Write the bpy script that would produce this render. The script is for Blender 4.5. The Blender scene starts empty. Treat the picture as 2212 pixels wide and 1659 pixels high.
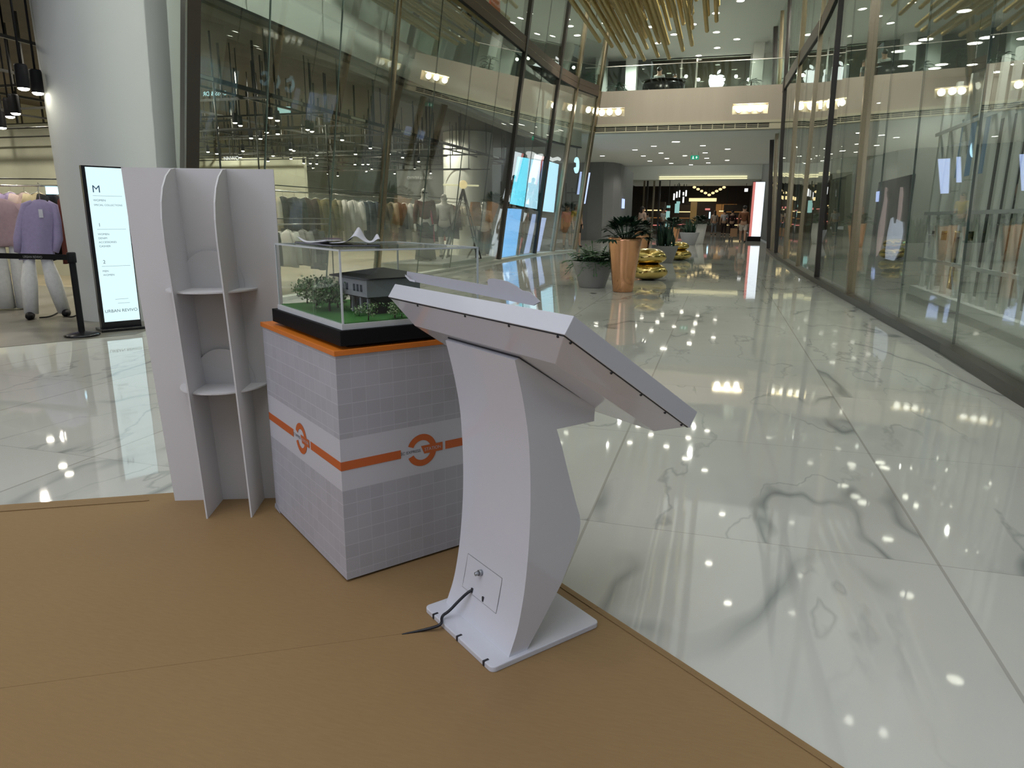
import bpy, bmesh, math, random
from mathutils import Vector, Matrix
random.seed(7)
SC = bpy.context.scene
COL = SC.collection
PI = math.pi

# ------------------------------------------------------------------ camera
W_, H_ = 2212.0, 1659.0
FOC = 1500.0
CAMH = 1.25
YAW = math.radians(16.3037)
PITCH = math.radians(13.4668)
ROLL = 0.008
_F = Vector((-math.sin(YAW)*math.cos(PITCH), math.cos(YAW)*math.cos(PITCH), -math.sin(PITCH)))
_H = Vector((math.cos(YAW), math.sin(YAW), 0))
_U = _H.cross(_F)
_R = _H*math.cos(ROLL) + _U*math.sin(ROLL)
_UP = -_H*math.sin(ROLL) + _U*math.cos(ROLL)
cam_d = bpy.data.cameras.new('camera')
cam = bpy.data.objects.new('camera', cam_d)
COL.objects.link(cam)
cam_d.sensor_fit = 'HORIZONTAL'
cam_d.sensor_width = 36.0
cam_d.lens = 36.0*FOC/W_
cam_d.clip_end = 300
cam_d.clip_start = 0.05
_m = Matrix((( _R.x, _UP.x, -_F.x, 0), (_R.y, _UP.y, -_F.y, 0), (_R.z, _UP.z, -_F.z, CAMH), (0, 0, 0, 1)))
cam.matrix_world = _m
SC.camera = cam
SC.view_settings.view_transform = 'Standard'
SC.view_settings.look = 'None'
SC.view_settings.gamma = 1.0
SC.view_settings.use_curve_mapping = False
SC.view_settings.exposure = 0.0
SC.cycles.max_bounces = 5
SC.cycles.diffuse_bounces = 2
SC.cycles.glossy_bounces = 3
SC.cycles.transmission_bounces = 4
SC.cycles.transparent_max_bounces = 24
SC.cycles.caustics_reflective = False
SC.cycles.caustics_refractive = False
SC.cycles.sample_clamp_indirect = 3.0
SC.cycles.use_adaptive_sampling = True
SC.cycles.adaptive_threshold = 0.05

# ------------------------------------------------------------------ light
wd = bpy.data.worlds.new('world'); SC.world = wd; wd.use_nodes = True
wd.node_tree.nodes['Background'].inputs[0].default_value = (0.80, 0.86, 0.80, 1)
wd.node_tree.nodes['Background'].inputs[1].default_value = 0.16

def area(name, loc, sx, sy, energy, col=(1, 1, 1), rot=(0, 0, 0)):
    l = bpy.data.lights.new(name, 'AREA'); l.shape = 'RECTANGLE'; l.size = sx; l.size_y = sy
    l.energy = energy; l.color = col
    o = bpy.data.objects.new(name, l); COL.objects.link(o); o.location = loc; o.rotation_euler = rot
    return o
WARM = (1.0, 0.93, 0.80)
GRN = (0.97, 1.0, 0.90)
COOL = (0.78, 0.81, 1.0)
CZ = 8.6
area('atrium_ceiling_light', (-2.0, 9.0, CZ-0.08), 7.6, 30, 385, GRN)
area('hall_fill_light', (-1.5, -2.5, CZ-0.10), 7, 8, 235, COOL)  # added cool fill for the foreground, behind the camera
area('right_fill_light', (5.6, -2.6, 2.6), 6, 3.6, 75, COOL, (math.radians(90), 0, math.radians(68)))  # added fill from the rear right, out of view
area('left_fill_light', (-5.5, -4.5, 3.0), 6, 3.6, 175, COOL, (math.radians(82), 0, math.radians(-38)))  # added fill from the rear left, out of view
def spot(name, loc, energy, col, size=120, rot=(0, 0, 0), rad=0.07):
    l = bpy.data.lights.new(name, 'SPOT'); l.energy = energy; l.color = col; l.spot_size = math.radians(size); l.spot_blend = 0.5
    l.shadow_soft_size = rad
    o = bpy.data.objects.new(name, l); COL.objects.link(o); o.location = loc; o.rotation_euler = rot
    return o
DOWN_XY = [(X+0.3*math.sin(Y*3+X), Y+0.5*math.sin(X*5+Y)) for Y in (2.0, 5.0, 8.0, 11.0, 14.0, 17.0, 20.0, 23.0) for X in (-4.6, -2.2, 0.6)]
for k, (X, Y) in enumerate(DOWN_XY):
    if k % 2 == 0 and Y < 16: spot('downlight_beam', (X, Y, CZ-0.06), 45, (1.0, 0.97, 0.90))
for Y in (30, 34, 38, 42):
    for X in (-4.4, -1.8, 0.8): spot('corridor_beam', (X, Y, 4.33), 75, WARM, 150)
for Y in (48, 53): spot('void_beam', (-2.2, Y, 8.85), 330, GRN, 150)
for Y in (59, 63, 67): spot('far_beam', (-2.2, Y, 4.12), 150, WARM, 150)
for Y in (71, 75): spot('end_beam', (-2.5, Y, 4.5), 130, WARM, 150)
for Y in (29.5, 33.5):
    for X in (-4.2, -0.6): spot('upper_beam', (X, Y, CZ-0.06), 360, GRN, 155)
for Y in (9, 13, 17, 21):        # added fill spots under the high ceiling, brightening the left facade
    spot('facade_fill', (0.9, Y, CZ-0.10), 1500, GRN, 70, (0, math.radians(61), 0), 0.12)
for Y in (8.5, 12, 15.5, 19, 22.5): spot('gallery_beam', (-8.0, Y, CZ-0.08), 90, GRN, 150)
for Y in (9, 12, 15, 18, 21, 24):
    for X in (-14.5, -11.5, -8.8): spot('shop_beam', (X, Y, 3.84), 240, WARM, 155)
for Y in (3.5, 6.5):
    for X in (-12.5, -9.5): spot('entrance_beam', (X, Y, 3.84), 85, WARM, 155)
for Y in (7.5, 9.5, 11.5): spot('bar_fill', (2.75, Y, 4.28), 170, GRN, 110, (0, math.radians(-14), 0))  # added spots that brighten the white bars
for Y in (13.5, 17, 21, 24): spot('right_shop_beam', (4.4, Y, 4.25), 120, GRN, 155)
spot('shop_column_beam', (-8.4, 20.3, 3.8), 60, WARM, 90, (math.radians(40), 0, 0))
for X in (-4.0, 0.4): spot('bridge_fill', (X, 22.5, CZ-0.10), 420, WARM, 80, (math.radians(58), 0, 0), 0.12)  # added spots that brighten the bridge front

# ------------------------------------------------------------------ helpers
def ray(x, y):
    return _F + _R*((x-1106)/FOC) - _UP*((y-829.5)/FOC)
CAMP = Vector((0, 0, CAMH))
def atz(x, y, z=0.0):
    d = ray(x, y); return CAMP + d*((z-CAMH)/d.z)
def aty(x, y, Y):
    d = ray(x, y); return CAMP + d*(Y/d.y)
def atx(x, y, X):
    d = ray(x, y); return CAMP + d*(X/d.x)

def hang(o, x, y, z0, z1, mat=None, w=0.006, name='hanger_rod'):
    """a thin rod, part of o, between two heights of o's own frame"""
    MB().box(x-w, x+w, y-w, y+w, min(z0, z1), max(z0, z1)).build(name, mat or M['rail'], o)
class MB:
    """collects faces, then links them as one mesh"""
    def __init__(self):
        self.v = []; self.f = []; self.m = []; self.s = []
    def add(self, vs, fs, mi=0, smooth=False):
        o = len(self.v)
        self.v += [tuple(p) for p in vs]
        for f in fs:
            self.f.append([i+o for i in f]); self.m.append(mi); self.s.append(smooth)
        return self
    def box(self, x0, x1, y0, y1, z0, z1, mi=0):
        vs = [(x0,y0,z0),(x1,y0,z0),(x1,y1,z0),(x0,y1,z0),(x0,y0,z1),(x1,y0,z1),(x1,y1,z1),(x0,y1,z1)]
        return self.add(vs, [(0,3,2,1),(4,5,6,7),(0,1,5,4),(1,2,6,5),(2,3,7,6),(3,0,4,7)], mi)
    def hexa(self, a, b, mi=0):
        """two matching quads joined (a bottom/front, b top/back)"""
        n = len(a)
        fs = [tuple(range(n))[::-1], tuple(range(n, 2*n))]
        for i in range(n):
            j = (i+1) % n
            fs.append((i, j, n+j, n+i))
        return self.add(list(a)+list(b), fs, mi)
    def prism(self, poly, d, mi=0):
        d = Vector(d)
        a = [Vector(p) for p in poly]
        return self.hexa(a, [p+d for p in a], mi)
    def tube(self, pts, r, n=8, mi=0, cap=True, smooth=True):
        pts = [Vector(p) for p in pts]
        rs = r if isinstance(r, (list, tuple)) else [r]*len(pts)
        vs = []; fs = []
        up = None
        for i, p in enumerate(pts):
            t = (pts[min(i+1, len(pts)-1)] - pts[max(i-1, 0)])
            if t.length < 1e-9: t = Vector((0, 0, 1))
            t.normalize()
            if up is None:
                up = Vector((0, 0, 1)) if abs(t.z) < 0.9 else Vector((1, 0, 0))
            s = t.cross(up)
            if s.length < 1e-6: s = t.orthogonal()
            s.normalize(); up = s.cross(t)
            for k in range(n):
                a = 2*PI*k/n
                vs.append(p + s*math.cos(a)*rs[i] + up*math.sin(a)*rs[i])
        for i in range(len(pts)-1):
            for k in range(n):
                a = i*n+k; b = i*n+(k+1) % n
                fs.append((a, b, b+n, a+n))
        o = len(self.v)
        self.add(vs, fs, mi, smooth)
        if cap:
            self.f.append([o+k for k in range(n)][::-1]); self.m.append(mi); self.s.append(False)
            e = o+(len(pts)-1)*n
            self.f.append([e+k for k in range(n)]); self.m.append(mi); self.s.append(False)
        return self
    def lathe(self, prof, c=(0, 0, 0), n=32, mi=0, smooth=True, wob=None):
        vs = []; fs = []
        for i, (r, z) in enumerate(prof):
            for k in range(n):
                a = 2*PI*k/n
                rr = r*(wob(a, z) if wob else 1)
                vs.append((c[0]+rr*math.cos(a), c[1]+rr*math.sin(a), c[2]+z))
        for i in range(len(prof)-1):
            for k in range(n):
                a = i*n+k; b = i*n+(k+1) % n
                fs.append((a, b, b+n, a+n))
        return self.add(vs, fs, mi, smooth)
    def disc(self, c, r, n=20, mi=0, axis='z', flip=False):
        vs = []
        for k in range(n):
            a = 2*PI*k/n
            if axis == 'z': vs.append((c[0]+r*math.cos(a), c[1]+r*math.sin(a), c[2]))
            elif axis == 'y': vs.append((c[0]+r*math.cos(a), c[1], c[2]+r*math.sin(a)))
            else: vs.append((c[0], c[1]+r*math.cos(a), c[2]+r*math.sin(a)))
        f = tuple(range(n))
        return self.add(vs, [f[::-1] if flip else f], mi)
    def ball(self, c, r, n=12, m=8, mi=0, sc=(1, 1, 1)):
        vs = []; fs = []
        for i in range(m+1):
            t = PI*i/m
            for k in range(n):
                a = 2*PI*k/n
                vs.append((c[0]+r*sc[0]*math.sin(t)*math.cos(a), c[1]+r*sc[1]*math.sin(t)*math.sin(a), c[2]+r*sc[2]*math.cos(t)))
        for i in range(m):
            for k in range(n):
                a = i*n+k; b = i*n+(k+1) % n
                fs.append((a, a+n, b+n, b))
        return self.add(vs, fs, mi, True)
    def build(self, name, mats, parent=None, bevel=0, seg=2):
        me = bpy.data.meshes.new(name)
        me.from_pydata(self.v, [], self.f)
        if not isinstance(mats, (list, tuple)): mats = [mats]
        for m in mats: me.materials.append(m)
        me.polygons.foreach_set('material_index', self.m)
        me.polygons.foreach_set('use_smooth', self.s)
        bm = bmesh.new(); bm.from_mesh(me)
        bmesh.ops.remove_doubles(bm, verts=bm.verts, dist=1e-5)
        bmesh.ops.recalc_face_normals(bm, faces=bm.faces)
        bm.to_mesh(me); bm.free()
        me.update()
        o = bpy.data.objects.new(name, me); COL.objects.link(o)
        if parent: o.parent = parent
        if bevel:
            md = o.modifiers.new('b', 'BEVEL'); md.width = bevel; md.segments = seg; md.limit_method = 'ANGLE'
        return o

def tag(o, label, cat, group=None, kind=None):
    o['label'] = label; o['category'] = cat
    if group: o['group'] = group
    if kind: o['kind'] = kind
    return o
def struct(o):
    o['kind'] = 'structure'; return o
def empty(name, loc, rz=0.0):
    o = bpy.data.objects.new(name, None); COL.objects.link(o)
    o.empty_display_size = 0.1
    o.location = loc; o.rotation_euler = (0, 0, rz)
    return o
def thing(name, label, cat, loc=(0, 0, 0), rz=0.0, group=None):
    return tag(empty(name, loc, rz), label, cat, group)
def dup(root, loc, rz=None, label=None, group=None, mats=None, scale=None):
    """a copy of a thing with its parts and sub-parts"""
    r = root.copy(); COL.objects.link(r); r.location = loc
    if rz is not None: r.rotation_euler = (0, 0, rz)
    if scale: r.scale = (scale,)*3
    if label: r['label'] = label
    if group: r['group'] = group
    for ch in list(root.children):
        c = ch.copy(); COL.objects.link(c); c.parent = r
        for g in list(ch.children):
            d = g.copy(); COL.objects.link(d); d.parent = c
    return r

# ------------------------------------------------------------------ materials
def newmat(name):
    m = bpy.data.materials.new(name); m.use_nodes = True
    nt = m.node_tree
    return m, nt, nt.nodes['Principled BSDF']
def N(nt, t, **kw):
    n = nt.nodes.new(t)
    for k, v in kw.items(): setattr(n, k, v)
    return n
def math_(nt, op, a, b=None, c=None, clamp=False):
    n = nt.nodes.new('ShaderNodeMath'); n.operation = op; n.use_clamp = clamp
    for i, v in enumerate((a, b, c)):
        if v is None: continue
        if isinstance(v, (int, float)): n.inputs[i].default_value = v
        else: nt.links.new(v, n.inputs[i])
    return n.outputs[0]
def mixc(nt, f, a, b):
    n = nt.nodes.new('ShaderNodeMix'); n.data_type = 'RGBA'
    if isinstance(f, (int, float)): n.inputs[0].default_value = f
    else: nt.links.new(f, n.inputs[0])
    for i, v in ((6, a), (7, b)):
        if isinstance(v, (tuple, list)): n.inputs[i].default_value = (v[0], v[1], v[2], 1)
        else: nt.links.new(v, n.inputs[i])
    return n.outputs[2]
def pmat(name, col, rough=0.5, metal=0.0, var=0.06, scale=30, spec=0.5, bump=0.0, coat=0.0):
    m, nt, b = newmat(name)
    tc = N(nt, 'ShaderNodeTexCoord')
    no = N(nt, 'ShaderNodeTexNoise'); no.inputs['Scale'].default_value = scale; no.inputs['Detail'].default_value = 3
    nt.links.new(tc.outputs['Object'], no.inputs['Vector'])
    lo = tuple(max(0, c*(1-var)) for c in col); hi = tuple(min(1, c*(1+var)) for c in col)
    nt.links.new(mixc(nt, no.outputs['Fac'], lo, hi), b.inputs['Base Color'])
    b.inputs['Roughness'].default_value = rough; b.inputs['Metallic'].default_value = metal
    b.inputs['Specular IOR Level'].default_value = spec
    b.inputs['Coat Weight'].default_value = coat
    if bump:
        bp = N(nt, 'ShaderNodeBump'); bp.inputs['Strength'].default_value = bump; bp.inputs['Distance'].default_value = 0.002
        nt.links.new(no.outputs['Fac'], bp.inputs['Height']); nt.links.new(bp.outputs[0], b.inputs['Normal'])
    return m
def emat(name, col, strength):
    m, nt, b = newmat(name)
    b.inputs['Base Color'].default_value = (0.02, 0.02, 0.02, 1)
    b.inputs['Emission Color'].default_value = (*col, 1); b.inputs['Emission Strength'].default_value = strength
    b.inputs['Roughness'].default_value = 0.4
    return m
def glassmat(name, tint=(0.93, 0.97, 0.94), base=0.08, gain=0.85, rough=0.0, power=4.0):
    m = bpy.data.materials.new(name); m.use_nodes = True
    nt = m.node_tree; nt.nodes.clear()
    out = N(nt, 'ShaderNodeOutputMaterial'); mx = N(nt, 'ShaderNodeMixShader')
    tr = N(nt, 'ShaderNodeBsdfTransparent'); gl = N(nt, 'ShaderNodeBsdfGlossy')
    tr.inputs[0].default_value = (*tint, 1); gl.inputs['Roughness'].default_value = rough
    gl.inputs['Color'].default_value = (0.95, 0.97, 0.95, 1)
    lw = N(nt, 'ShaderNodeLayerWeight'); lw.inputs[0].default_value = 0.5
    p = math_(nt, 'POWER', lw.outputs['Facing'], power)
    f = math_(nt, 'MULTIPLY_ADD', p, gain, base, clamp=True)
    nt.links.new(f, mx.inputs[0]); nt.links.new(tr.outputs[0], mx.inputs[1]); nt.links.new(gl.outputs[0], mx.inputs[2])
    nt.links.new(mx.outputs[0], out.inputs[0])
    return m

def marble():
    m, nt, b = newmat('polished_marble')
    tc = N(nt, 'ShaderNodeTexCoord'); sx = N(nt, 'ShaderNodeSeparateXYZ')
    nt.links.new(tc.outputs['Object'], sx.inputs[0])
    T = 1.326
    u = math_(nt, 'DIVIDE', math_(nt, 'ADD', sx.outputs[0], 50*T-0.872), T)
    v = math_(nt, 'DIVIDE', math_(nt, 'ADD', sx.outputs[1], 50*T-2.72), T)
    def line(w, half):
        d = math_(nt, 'ABSOLUTE', math_(nt, 'SUBTRACT', math_(nt, 'FRACT', math_(nt, 'ADD', w, 0.5)), 0.5))
        return math_(nt, 'LESS_THAN', d, half/T)
    gx = line(u, 0.0060); gy = line(v, 0.0022)
    cid = N(nt, 'ShaderNodeCombineXYZ')
    nt.links.new(math_(nt, 'FLOOR', u), cid.inputs[0]); nt.links.new(math_(nt, 'FLOOR', math_(nt, 'DIVIDE', v, 2.0)), cid.inputs[1])
    wn = N(nt, 'ShaderNodeTexWhiteNoise'); nt.links.new(cid.outputs[0], wn.inputs['Vector'])
    off = N(nt, 'ShaderNodeVectorMath', operation='SCALE'); nt.links.new(wn.outputs['Color'], off.inputs[0]); off.inputs['Scale'].default_value = 14.0
    pos = N(nt, 'ShaderNodeVectorMath', operation='ADD'); nt.links.new(tc.outputs['Object'], pos.inputs[0]); nt.links.new(off.outputs[0], pos.inputs[1])
    rot = N(nt, 'ShaderNodeMapping'); rot.inputs['Rotation'].default_value = (0, 0, 1.9); rot.inputs['Scale'].default_value = (1, 0.42, 1)
    nt.links.new(pos.outputs[0], rot.inputs[0])
    def vein(scale, width, detail, dist):
        n = N(nt, 'ShaderNodeTexNoise'); n.inputs['Scale'].default_value = scale; n.inputs['Detail'].default_value = detail
        n.inputs['Roughness'].default_value = 0.48; n.inputs['Distortion'].default_value = dist
        nt.links.new(rot.outputs[0], n.inputs['Vector'])
        d = math_(nt, 'ABSOLUTE', math_(nt, 'SUBTRACT', n.outputs['Fac'], 0.5))
        return math_(nt, 'SUBTRACT', 1.0, math_(nt, 'DIVIDE', d, width), clamp=True)
    msk = N(nt, 'ShaderNodeTexNoise'); msk.inputs['Scale'].default_value = 0.75; msk.inputs['Detail'].default_value = 2
    nt.links.new(pos.outputs[0], msk.inputs['Vector'])
    mk = math_(nt, 'MULTIPLY', math_(nt, 'SUBTRACT', msk.outputs['Fac'], 0.40), 7.0, clamp=True)
    v1 = math_(nt, 'MULTIPLY', vein(0.62, 0.013, 4, 0.25), mk)
    v2 = math_(nt, 'MULTIPLY', math_(nt, 'MULTIPLY', vein(1.3, 0.009, 5, 0.15), mk), 0.55)
    v3 = math_(nt, 'MULTIPLY', math_(nt, 'MULTIPLY', vein(0.62, 0.040, 4, 0.25), mk), 0.22)
    vs = math_(nt, 'MAXIMUM', math_(nt, 'MAXIMUM', v1, v2), v3)
    cl = N(nt, 'ShaderNodeTexNoise'); cl.inputs['Scale'].default_value = 1.3; cl.inputs['Detail'].default_value = 4
    nt.links.new(pos.outputs[0], cl.inputs['Vector'])
    base = mixc(nt, cl.outputs['Fac'], (0.62, 0.63, 0.57), (0.74, 0.74, 0.68))
    c = mixc(nt, math_(nt, 'MULTIPLY', vs, 0.85), base, (0.25, 0.27, 0.26))
    c = mixc(nt, math_(nt, 'MULTIPLY', gx, 0.55), c, (0.34, 0.31, 0.27))
    c = mixc(nt, math_(nt, 'MULTIPLY', gy, 0.55), c, (0.30, 0.28, 0.25))
    nt.links.new(c, b.inputs['Base Color'])
    b.inputs['Roughness'].default_value = 0.035; b.inputs['Specular IOR Level'].default_value = 0.6
    wv = N(nt, 'ShaderNodeTexNoise'); wv.inputs['Scale'].default_value = 2.2; wv.inputs['Detail'].default_value = 1
    nt.links.new(tc.outputs['Object'], wv.inputs['Vector'])
    bp = N(nt, 'ShaderNodeBump'); bp.inputs['Strength'].default_value = 0.03; bp.inputs['Distance'].default_value = 0.02
    nt.links.new(wv.outputs['Fac'], bp.inputs['Height']); nt.links.new(bp.outputs[0], b.inputs['Normal'])
    return m

def wrapmat(name, axis):
    """printed tile wrap of the plinth: grid of pale tiles, white band in the middle"""
    m, nt, b = newmat(name)
    tc = N(nt, 'ShaderNodeTexCoord'); sx = N(nt, 'ShaderNodeSeparateXYZ')
    nt.links.new(tc.outputs['Object'], sx.inputs[0])
    T = 0.0505
    def line(w, o, half):
        q = math_(nt, 'DIVIDE', math_(nt, 'ADD', w, 10*T-o), T)
        d = math_(nt, 'ABSOLUTE', math_(nt, 'SUBTRACT', math_(nt, 'FRACT', math_(nt, 'ADD', q, 0.5)), 0.5))
        return math_(nt, 'LESS_THAN', d, half/T), q
    gh, qh = line(sx.outputs[axis], 0.0, 0.0011)
    gz, qz = line(sx.outputs[2], 0.040, 0.0014)
    g = math_(nt, 'MAXIMUM', math_(nt, 'MULTIPLY', gh, 0.75), gz)
    cid = N(nt, 'ShaderNodeCombineXYZ'); nt.links.new(math_(nt, 'FLOOR', qh), cid.inputs[0]); nt.links.new(math_(nt, 'FLOOR', qz), cid.inputs[1])
    wn = N(nt, 'ShaderNodeTexWhiteNoise'); nt.links.new(cid.outputs[0], wn.inputs['Vector'])
    tile = mixc(nt, wn.outputs['Value'], (0.475, 0.47, 0.50), (0.515, 0.51, 0.545))
    c = mixc(nt, g, tile, (0.60, 0.595, 0.63))
    band = math_(nt, 'MULTIPLY', math_(nt, 'GREATER_THAN', sx.outputs[2], 0.343), math_(nt, 'LESS_THAN', sx.outputs[2], 0.526))
    c = mixc(nt, band, c, (0.66, 0.655, 0.69))
    nt.links.new(c, b.inputs['Base Color']); b.inputs['Roughness'].default_value = 0.45
    return m

def kraft(name, tone=1.0):
    m, nt, b = newmat(name)
    tc = N(nt, 'ShaderNodeTexCoord')
    mp = N(nt, 'ShaderNodeMapping'); mp.inputs['Rotation'].default_value = (0, 0, 0.64); mp.inputs['Scale'].default_value = (1, 6, 1)
    nt.links.new(tc.outputs['Object'], mp.inputs[0])
    a = N(nt, 'ShaderNodeTexNoise'); a.inputs['Scale'].default_value = 22; a.inputs['Detail'].default_value = 6; nt.links.new(mp.outputs[0], a.inputs['Vector'])
    c = N(nt, 'ShaderNodeTexNoise'); c.inputs['Scale'].default_value = 1.6; c.inputs['Detail'].default_value = 3; nt.links.new(tc.outputs['Object'], c.inputs['Vector'])
    c1 = mixc(nt, a.outputs['Fac'], (0.29*tone, 0.180*tone, 0.078*tone), (0.37*tone, 0.237*tone, 0.105*tone))
    c2 = mixc(nt, math_(nt, 'MULTIPLY', c.outputs['Fac'], 0.35), c1, (0.285*tone, 0.17*tone, 0.075*tone))
    nt.links.new(c2, b.inputs['Base Color']); b.inputs['Roughness'].default_value = 0.55; b.inputs['Specular IOR Level'].default_value = 0.3
    bp = N(nt, 'ShaderNodeBump'); bp.inputs['Strength'].default_value = 0.25; bp.inputs['Distance'].default_value = 0.002
    nt.links.new(c.outputs['Fac'], bp.inputs['Height']); nt.links.new(bp.outputs[0], b.inputs['Normal'])
    return m

def woodmat(name, c0, c1, scale=(1, 12, 1), rough=0.4):
    m, nt, b = newmat(name)
    tc = N(nt, 'ShaderNodeTexCoord'); mp = N(nt, 'ShaderNodeMapping'); mp.inputs['Scale'].default_value = scale
    nt.links.new(tc.outputs['Object'], mp.inputs[0])
    a = N(nt, 'ShaderNodeTexNoise'); a.inputs['Scale'].default_value = 1.4; a.inputs['Detail'].default_value = 5; nt.links.new(mp.outputs[0], a.inputs['Vector'])
    nt.links.new(mixc(nt, a.outputs['Fac'], c0, c1), b.inputs['Base Color']); b.inputs['Roughness'].default_value = rough
    return m

M = {}
M['marble'] = marble()
M['kraft'] = kraft('kraft_paper'); M['kraft2'] = kraft('kraft_paper_fold', 0.93)
M['wrapx'] = wrapmat('tile_print_right', 0); M['wrapy'] = wrapmat('tile_print_left', 1)
M['foam'] = pmat('foam_board', (0.73, 0.715, 0.70), 0.6, var=0.02, scale=8)
M['kiosk'] = pmat('gloss_white_metal', (0.74, 0.75, 0.80), 0.13, var=0.01, coat=0.5)
M['kioskdark'] = pmat('dark_gap', (0.02, 0.02, 0.025), 0.4)
M['screen'] = pmat('dark_screen', (0.01, 0.01, 0.012), 0.05)
M['card'] = pmat('grey_board', (0.42, 0.42, 0.46), 0.6, var=0.03)
M['orange'] = pmat('orange_laminate', (0.80, 0.22, 0.02), 0.35, var=0.04)
M['orangeprint'] = pmat('orange_print', (0.62, 0.135, 0.025), 0.5, var=0.03)
M['greyprint'] = pmat('grey_print', (0.10, 0.10, 0.11), 0.6)
M['whiteprint'] = pmat('white_print', (0.62, 0.60, 0.62), 0.6)
M['black'] = pmat('black_paint', (0.006, 0.006, 0.007), 0.6, spec=0.2)
M['blackgloss'] = pmat('black_gloss', (0.01, 0.01, 0.012), 0.2)
M['whitegloss'] = pmat('white_gloss', (0.72, 0.74, 0.73), 0.3)
M['acrylic'] = glassmat('acrylic', (0.975, 0.985, 0.98), 0.03, 0.55)
M['acryledge'] = pmat('acrylic_edge', (0.72, 0.77, 0.77), 0.15, var=0.02)
M['glass'] = glassmat('facade_glass', (0.94, 0.97, 0.95), 0.085, 0.9, power=3.2)
M['glassr'] = glassmat('facade_glass_right', (0.95, 0.98, 0.96), 0.085, 0.85, power=3.2)
M['balglass'] = glassmat('balustrade_glass', (0.90, 0.96, 0.93), 0.025, 0.35)
M['jointm'] = pmat('glass_joint', (0.10, 0.14, 0.12), 0.3)
M['bronze'] = pmat('bronze_metal', (0.36, 0.30, 0.20), 0.22, metal=0.9, var=0.1)
M['darkbronze'] = pmat('dark_bronze', (0.035, 0.028, 0.022), 0.3)
M['fascia'] = pmat('brown_fascia', (0.115, 0.078, 0.055), 0.45)
M['plaster'] = pmat('white_plaster', (0.76, 0.78, 0.71), 0.8, var=0.02, scale=3)
M['column'] = pmat('column_plaster', (0.66, 0.69, 0.66), 0.75, var=0.02, scale=3)
M['ceil'] = pmat('ceiling_plaster', (0.76, 0.78, 0.72), 0.85, var=0.02, scale=2)
M['bridge'] = woodmat('bridge_veneer', (0.60, 0.52, 0.42), (0.67, 0.59, 0.48), (3, 1, 0.4))
M['cream'] = pmat('cream_trim', (0.74, 0.68, 0.50), 0.6)
M['shopdark'] = pmat('shop_ceiling', (0.095, 0.082, 0.064), 0.8, scale=3, var=0.3)
M['shopwall'] = pmat('shop_wall', (0.42, 0.43, 0.33), 0.8, scale=2, var=0.2)
M['shopwall2'] = pmat('shop_wall_grey', (0.13, 0.14, 0.13), 0.7, scale=2, var=0.2)
M['shopfloor'] = woodmat('shop_wood_floor', (0.13, 0.125, 0.10), (0.24, 0.22, 0.18), (3, 0.5, 1), 0.3)
M['tanfloor'] = woodmat('shop_tan_floor', (0.34, 0.29, 0.20), (0.46, 0.39, 0.27), (4, 0.6, 1), 0.3)
M['greyfloor'] = woodmat('shop_grey_floor', (0.20, 0.21, 0.19), (0.30, 0.31, 0.28), (2, 0.6, 1), 0.2)
M['rail'] = pmat('rail_dark', (0.05, 0.05, 0.045), 0.35, metal=0.4)
M['chrome'] = pmat('rail_chrome', (0.55, 0.54, 0.50), 0.25, metal=0.9)
M['copper'] = pmat('hammered_copper', (0.78, 0.40, 0.22), 0.18, metal=1.0, var=0.08, scale=9, bump=0.5)
M['gold'] = pmat('polished_gold', (0.74, 0.55, 0.20), 0.12, metal=1.0, var=0.05, scale=5)
M['goldrod'] = pmat('gold_beads', (0.62, 0.46, 0.17), 0.35, metal=0.3, var=0.35, scale=60)
M['planter'] = pmat('grey_planter', (0.30, 0.29, 0.285), 0.6, var=0.05)
M['soil'] = pmat('soil', (0.03, 0.022, 0.015), 0.9)
M['leaf'] = pmat('leaf_green', (0.10, 0.20, 0.09), 0.45, var=0.35, scale=14)
M['leafd'] = pmat('leaf_dark', (0.02, 0.055, 0.03), 0.4, var=0.35, scale=14)
M['grass'] = pmat('model_grass', (0.06, 0.23, 0.04), 0.9, var=0.35, scale=160)
M['treeg'] = pmat('model_foliage', (0.11, 0.22, 0.07), 0.9, var=0.6, scale=120)
M['treew'] = pmat('model_blossom', (0.40, 0.48, 0.28), 0.9, var=0.5, scale=120)
M['bark'] = pmat('model_bark', (0.07, 0.045, 0.03), 0.9)
M['roof'] = pmat('model_roof', (0.012, 0.012, 0.014), 0.55, var=0.2, scale=50)
M['housew'] = pmat('model_wall_grey', (0.33, 0.34, 0.36), 0.7)
M['houseb'] = pmat('model_wall_dark', (0.045, 0.04, 0.038), 0.8, scale=70, var=0.3)
M['pane'] = pmat('model_window', (0.02, 0.025, 0.04), 0.15)
M['paper'] = pmat('paper_white', (0.68, 0.68, 0.74), 0.6, var=0.03)
M['purple'] = pmat('purple_print', (0.10, 0.05, 0.11), 0.5)
M['steel'] = pmat('grey_lock', (0.34, 0.36, 0.38), 0.3, metal=0.6)
M['rubber'] = pmat('black_rubber', (0.008, 0.009, 0.014), 0.35)
M['greywall'] = pmat('grey_curved_wall', (0.24, 0.25, 0.26), 0.6, var=0.04, scale=3)
M['brownwall'] = woodmat('far_brown_wall', (0.035, 0.024, 0.016), (0.07, 0.048, 0.03), (2, 1, 1))
M['farblack'] = pmat('far_black_ceiling', (0.012, 0.011, 0.010), 0.7)
M['mann'] = pmat('mannequin_white', (0.72, 0.71, 0.66), 0.35)
M['skin'] = pmat('skin', (0.42, 0.25, 0.17), 0.6)
M['hair'] = pmat('hair', (0.012, 0.009, 0.008), 0.5)
M['posterd'] = pmat('poster_dark', (0.045, 0.05, 0.065), 0.5)
M['skinp'] = pmat('poster_skin', (0.45, 0.33, 0.32), 0.6)
M['e_down'] = emat('downlight_glow', (1.0, 0.96, 0.82), 14)
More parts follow.
